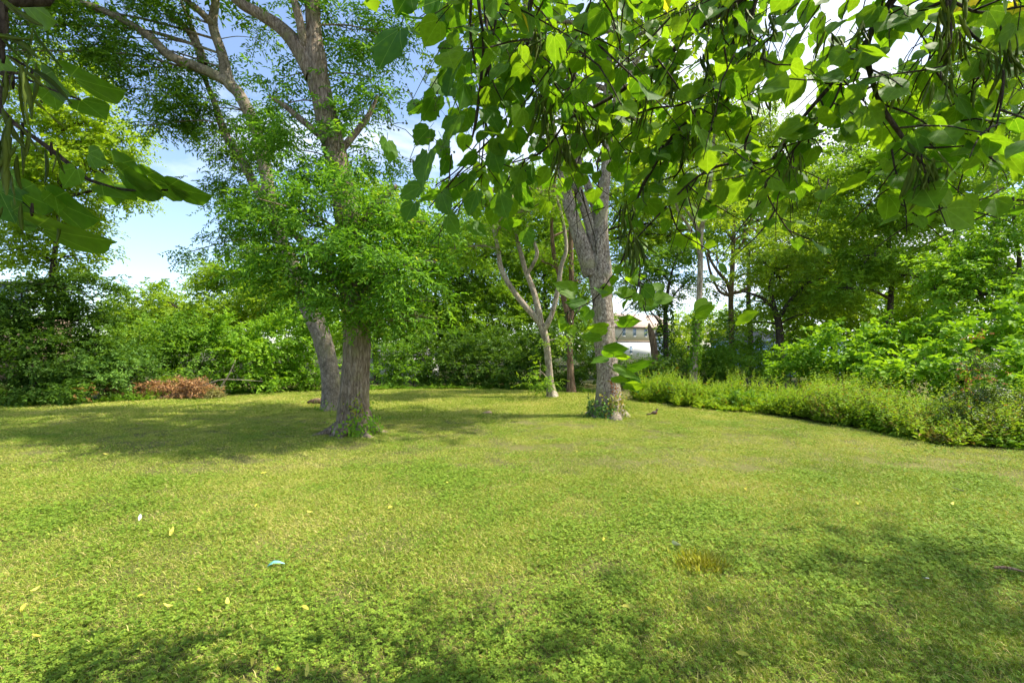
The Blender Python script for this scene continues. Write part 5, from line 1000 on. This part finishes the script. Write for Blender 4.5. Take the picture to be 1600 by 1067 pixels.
manual(cnV, [(690, 0, 672, 62, 50), (640, -12, 620, 22, 55), (625, 45, 590, 104, 28), (712, 10, 722, 50, 35), (702, 62, 695, 90, 20), (712, 95, 695, 148, 30), (680, 148, 662, 188, 26), (672, 160, 640, 178, 20), (672, 200, 648, 225, 30), (605, 218, 610, 252, 20), (670, 235, 655, 290, 30), (660, 290, 625, 308, 20), (648, 315, 632, 345, 24), (760, 140, 800, 165, 30), (800, 60, 780, 110, 30), (815, 110, 812, 150, 34), (700, 240, 690, 275, 22), (690, 215, 700, 250, 24), (758, 170, 780, 200, 28), (725, 130, 722, 170, 20), (718, 180, 700, 215, 22), (745, 240, 715, 260, 20), (770, 230, 780, 270, 25), (800, 200, 810, 240, 30), (780, 300, 790, 340, 30), (745, 300, 730, 335, 25), (700, 335, 715, 365, 24), (690, 300, 700, 335, 22), (810, 290, 830, 325, 30), (735, 350, 760, 370, 22), (820, 360, 830, 385, 26)], 2.1)
for i in range(12): cnV.twig(at(rng.uniform(690, 820), rng.uniform(-60, 260), rng.uniform(2.0, 2.4)), np.array([rng.normal(), rng.normal()*.6, -.3]), .25, 3, .11)
cnV.build()
bm = Tubes()
def ball(c, r):
    t = Tubes(); ts = np.linspace(-1, 1, 5); return [np.array([c[0], c[1], c[2]+v*r]) for v in ts], [max(.0005, r*math.sqrt(max(0, 1-v*v))) for v in ts]
for (px, py, tx, ty, n) in ((700, 60, 664, 130, 4), (700, 60, 645, 155, 9), (690, 150, 680, 165, 6), (715, 90, 712, 80, 5), (655, 225, 612, 195, 12), (655, 225, 640, 250, 9), (665, 215, 690, 230, 9), (1340, 190, 1330, 235, 9), (1300, 210, 1275, 225, 8)):
    Yb = 2.1 if px < 1000 else 1.9; p = at(px, py, Yb); q = at(tx, ty, Yb); s = Tubes(); s.add([p, (p+q)/2+[0, 0, .02], q], [.0022, .0018, .0014], 5)
    par = rV if px < 1000 else None
    bt = Tubes(); W_ = .045
    for i in range(n):
        e = q+rng.normal(size=3)*W_*.75; s.add([q, (q+e)/2+[0, 0, .005], e], [.0012, .0009, .0007], 4); c_, r_ = ball(e, rng.uniform(.0035, .006)); bt.add(np.array(c_), r_, 6)
    st = s.build('berry_cluster', MAT['greenstem'], rV, org=oV); b_ = bt.build('berries', MAT['berry'], st, org=oV, kind='stuff')

# near spray at the upper left edge
oL = np.array([-2.2, -.9, 0.]); rL = empty('redbud_tree', oL, 'second redbud reaching in from the left edge with large leaves and hanging pods', 'tree')
trk2 = np.array([[-2.2, -.9, -.1], [-2.15, -.85, .9], [-2.0, -.6, 1.7], [-1.7, -.1, 2.2]])
limbw(rL, oL, 'trunk', trk2, [.13, .1, .08, .05], MAT['bark_dark'], 16, 6, lump=.15, flare=(.4, .2, 4, 1))
cnL = Canopy(rL, oL, HEART, 60)
for b in ([(-120, 20, 1.0, 16), (0, 170, 1.0, 9), (37, 203, 1.0, 6), (82, 236, 1.0, 7), (124, 269, 1.0, 6), (144, 283, 1.0, 5), (200, 297, 1.0, 4), (262, 297, 1.0, 2)], [(-60, 60, .95, 8), (0, 115, .95, 5), (40, 124, .95, 4), (80, 140, .95, 3), (125, 156, .95, 1)], [(-20, 260, 1.0, 5), (10, 295, 1.0, 4), (45, 325, 1.0, 3), (60, 345, 1.0, 2)], [(-30, -60, .9, 22), (2, 10, .9, 14), (4, 60, .9, 11), (-20, 120, .9, 9)]):
    P = np.array([_e(p) for p in b]); r_ = [p[3]/2*p[2]/FPX for p in b]
    if b[0][0] < -25: P = np.vstack([trk2[-1], P]); r_ = [.03]+r_
    limbw(rL, oL, 'branch', P, r_, MAT['twig'], 8, 6, lump=.15)
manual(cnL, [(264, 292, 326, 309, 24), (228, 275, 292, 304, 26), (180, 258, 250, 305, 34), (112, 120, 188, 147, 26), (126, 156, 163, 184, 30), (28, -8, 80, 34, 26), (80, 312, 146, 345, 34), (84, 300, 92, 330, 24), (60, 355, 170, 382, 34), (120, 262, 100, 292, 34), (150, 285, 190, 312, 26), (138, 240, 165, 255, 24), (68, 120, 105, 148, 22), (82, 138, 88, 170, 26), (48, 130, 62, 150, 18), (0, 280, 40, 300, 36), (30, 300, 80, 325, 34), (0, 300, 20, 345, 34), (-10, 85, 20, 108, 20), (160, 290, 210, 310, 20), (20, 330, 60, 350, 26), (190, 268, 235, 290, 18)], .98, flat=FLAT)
cnL.build(yellow=.0)
foliage(rL, oL, [(np.array([.0, 1.25, 3.25]), np.array([1.0, .65, .2])), (np.array([-1.2, .6, 3.2]), np.array([1.2, .7, .4]))], 'mid', .09, .08, cov=4.5, cr=.25, shell=.1, tpl='broad', trunk_pts=trk2, twigmat='twig', thick=.3)  # unseen overhead leaves, added to shade the near left spray
for (px, py, Y, n, L_, dn) in ((10, 10, .8, 7, .09, (.6, 0, -.6)), (5, 90, .8, 10, .1, (.5, 0, -.5)), (20, 130, .8, 12, .09, (.2, 0, -1)), (15, 200, .82, 12, .09, (0, 0, -1)), (35, 205, .85, 8, .08, (.1, 0, -1)), (80, 235, .9, 4, .06, (0, 0, -1)), (0, 260, .85, 8, .08, (0, 0, -1)), (50, 330, .9, 4, .06, (0, 0, -1))):
    pod_bunch(rL, oL, at(px, py, Y), int(n*.75), L_*.85, .35, dn)

# ---------------------------------------------------------------- small things on the lawn
def onground(px, py):
    v = (533.5-py)/FPX; y = math.cos(PITCH)-v*math.sin(PITCH); z = math.sin(PITCH)+v*math.cos(PITCH); s = -CAMH/z; Y = y*s
    x = (px-800)/FPX*s; return np.array([x, Y, gz(x, Y)+.042])
def curled(name, w, L_, curl, mat, k=5):
    V = []; t = np.linspace(0, 1, k); ww = np.sin(np.pi*np.clip(t*.9+.06, 0, 1))**.8*w/2
    for i in range(k): V += [(-ww[i], t[i]*L_, curl*(t[i]-.5)**2*L_+.25*ww[i]), (0, t[i]*L_, curl*(t[i]-.5)**2*L_), (ww[i], t[i]*L_, curl*(t[i]-.5)**2*L_+.25*ww[i])]
    V = np.array(V)-[0, L_/2, 0]; top = V+[0, 0, .0012]; n = len(V)
    F = []
    for i in range(k-1):
        for j in range(2):
            a = i*3+j; F.append([a, a+1, a+4, a+3]); F.append([a+n, a+3+n, a+4+n, a+1+n])
    return meshnp(name, np.vstack([V, top]), np.array(F), MAT[mat], {'rnd': np.full(2*n, rng.random()), 'clr': np.full(2*n, rng.random())}, smooth=True)
YL = [curled('fallen_leaf', .03, .085, c, 'yellowleaf') for c in (.3, .8, -.4)]
spots = [(85, 910), (54, 926), (36, 953), (57, 1000), (262, 954), (222, 936), (311, 930), (355, 951), (476, 961), (95, 793), (268, 836), (394, 1047), (434, 1063), (480, 1064), (943, 850), (1110, 967), (1160, 1039), (1473, 872), (1280, 863), (1404, 937), (1165, 770), (1190, 771), (990, 795), (1015, 796), (1590, 790), (1488, 795), (400, 795), (325, 692), (485, 808), (120, 690), (20, 740), (215, 692), (900, 707), (1248, 834), (983, 962), (412, 744), (240, 700), (355, 700), (300, 715), (430, 705), (165, 715), (1340, 794), (1440, 690), (700, 760), (610, 800)]
for i, (px, py) in enumerate(spots):
    p = onground(px, py); o = link('fallen_leaf', YL[i % 3], loc=p); o.rotation_euler = (rng.normal()*.35+.2, rng.normal()*.35, rng.random()*6.28); s = rng.uniform(.55, 1.0); o.scale = (s, s, s)
    tag(o, 'narrow yellow fallen leaf lying on the lawn', 'leaf', 'yellow leaves fallen on the lawn')
def scrap(name, px, py, w, L_, curl, mat, label, cat, rz, tilt=(.3, .2)):
    o = link(name, curled(name, w, L_, curl, mat), loc=onground(px, py)); o.rotation_euler = (tilt[0], tilt[1], rz); tag(o, label, cat)
scrap('pale_dry_leaf', 1057, 860, .055, .13, .4, 'paper', 'pale curled dry leaf beside the yellowish grass tuft', 'leaf', 2.5, (.6, .3))
scrap('white_scrap', 1497, 770, .05, .16, .2, 'paper', 'white scrap of bark lying on the lawn at the right', 'scrap', 1.75)
scrap('white_petal', 1388, 773, .03, .07, .3, 'paper', 'small white fleck left of the white scrap', 'scrap', 1.2)
scrap('dry_leaf', 1447, 918, .035, .1, .3, 'paper', 'beige dry leaf in the clover at lower right', 'leaf', 2.3)
scrap('small_white_leaf', 219, 812, .03, .06, .5, 'paper', 'tiny white upright leaf on the left lawn', 'leaf', .3, (1.0, 0))
scrap('teal_plastic_strip', 428, 888, .028, .13, -1.1, 'teal', 'curved teal plastic strip lying on the grass', 'plastic strip', -1.35, (.2, .5))
p = onground(1576, 905); o = empty('fallen_stick', p, 'short brown stick in the grass at the lower right edge', 'stick')
limbw(o, p, 'stick', p+np.array([[-.07, .03, 0], [-.02, .01, .012], [.03, -.015, .01], [.07, -.03, 0]]), [.009, .011, .009, .005], MAT['bark_brown'], 8, 4, lump=.3)
p = onground(493, 634); p[2] -= .03; o = empty('rotting_log', p, 'short rotting brown log left of the leaning trunk base', 'log')
limbw(o, p, 'log', p+np.array([[-.22, 0, .04], [-.1, .02, .08], [.05, .03, .09], [.2, .08, .07]]), [.05, .08, .09, .06], MAT['bark_brown'], 12, 5, lump=.4, ridge=.15)
p = onground(761, 647); p[2] -= .03; o = empty('brown_clod', p, 'small brown clod of earth in the mid lawn', 'clod')
limbw(o, p, 'clod', p+np.array([[-.13, 0, .0], [-.05, .01, .02], [.06, .0, .02], [.13, 0, 0]]), [.02, .05, .05, .02], MAT['stone'], 10, 5, lump=.5)
# grass tuft
p = onground(1098, 885); p[2] -= .03; nb = 750; a = rng.random(nb)*6.28; rr = np.abs(rng.normal(size=nb))*.13; b = p+np.stack([np.cos(a)*rr, np.sin(a)*rr*.8, np.zeros(nb)], 1)
o = empty('grass_tuft', p, 'taller yellowish tuft of uncut grass in the right foreground', 'grass tuft')
leaves('blades', b, np.stack([np.cos(a)*.5+rng.normal(size=nb)*.3, np.sin(a)*.5+rng.normal(size=nb)*.3, np.ones(nb)], 1), rng.normal(size=(nb, 3)), .03+.045*rng.random(nb), .0035, MAT['tuft'], 'blade', None, o, org=p)
# robin-like bird
p = onground(1023, 649); p[2] -= .03; o = empty('bird', p, 'small brown bird standing on the lawn right of the sycamore', 'bird')
Pb = p+np.array([[-.13, 0, .05], [-.08, 0, .07], [-.03, 0, .085], [.02, 0, .10], [.045, 0, .14], [.06, 0, .165], [.08, 0, .168], [.1, 0, .162]])
limbw(o, p, 'body', Pb, [.012, .02, .042, .04, .024, .024, .014, .003], MAT['feather'], 12, 5)
for s in (-1, 1): t = Tubes(); t.add([p+[.0, s*.015, .06], p+[.005, s*.015, .03], p+[.0, s*.015, 0]], [.004, .003, .003], 5); t.build('leg', MAT['bark_brown'], o, org=p)
t = Tubes(); t.add([p+[-.1, 0, .06], p+[-.15, 0, .05], p+[-.2, 0, .045]], [.015, .02, .016], 6); t.build('tail', MAT['feather'], o, org=p)
limbw(o, p, 'breast', p+np.array([[.0, 0, .07], [.03, 0, .085], [.045, 0, .115]]), [.02, .036, .02], MAT['breast'], 10, 4)
print('TRIS', TRIS, 'pods', PODCOUNT[0], 'objects', len(bpy.data.objects), 'grass pts', len(x))
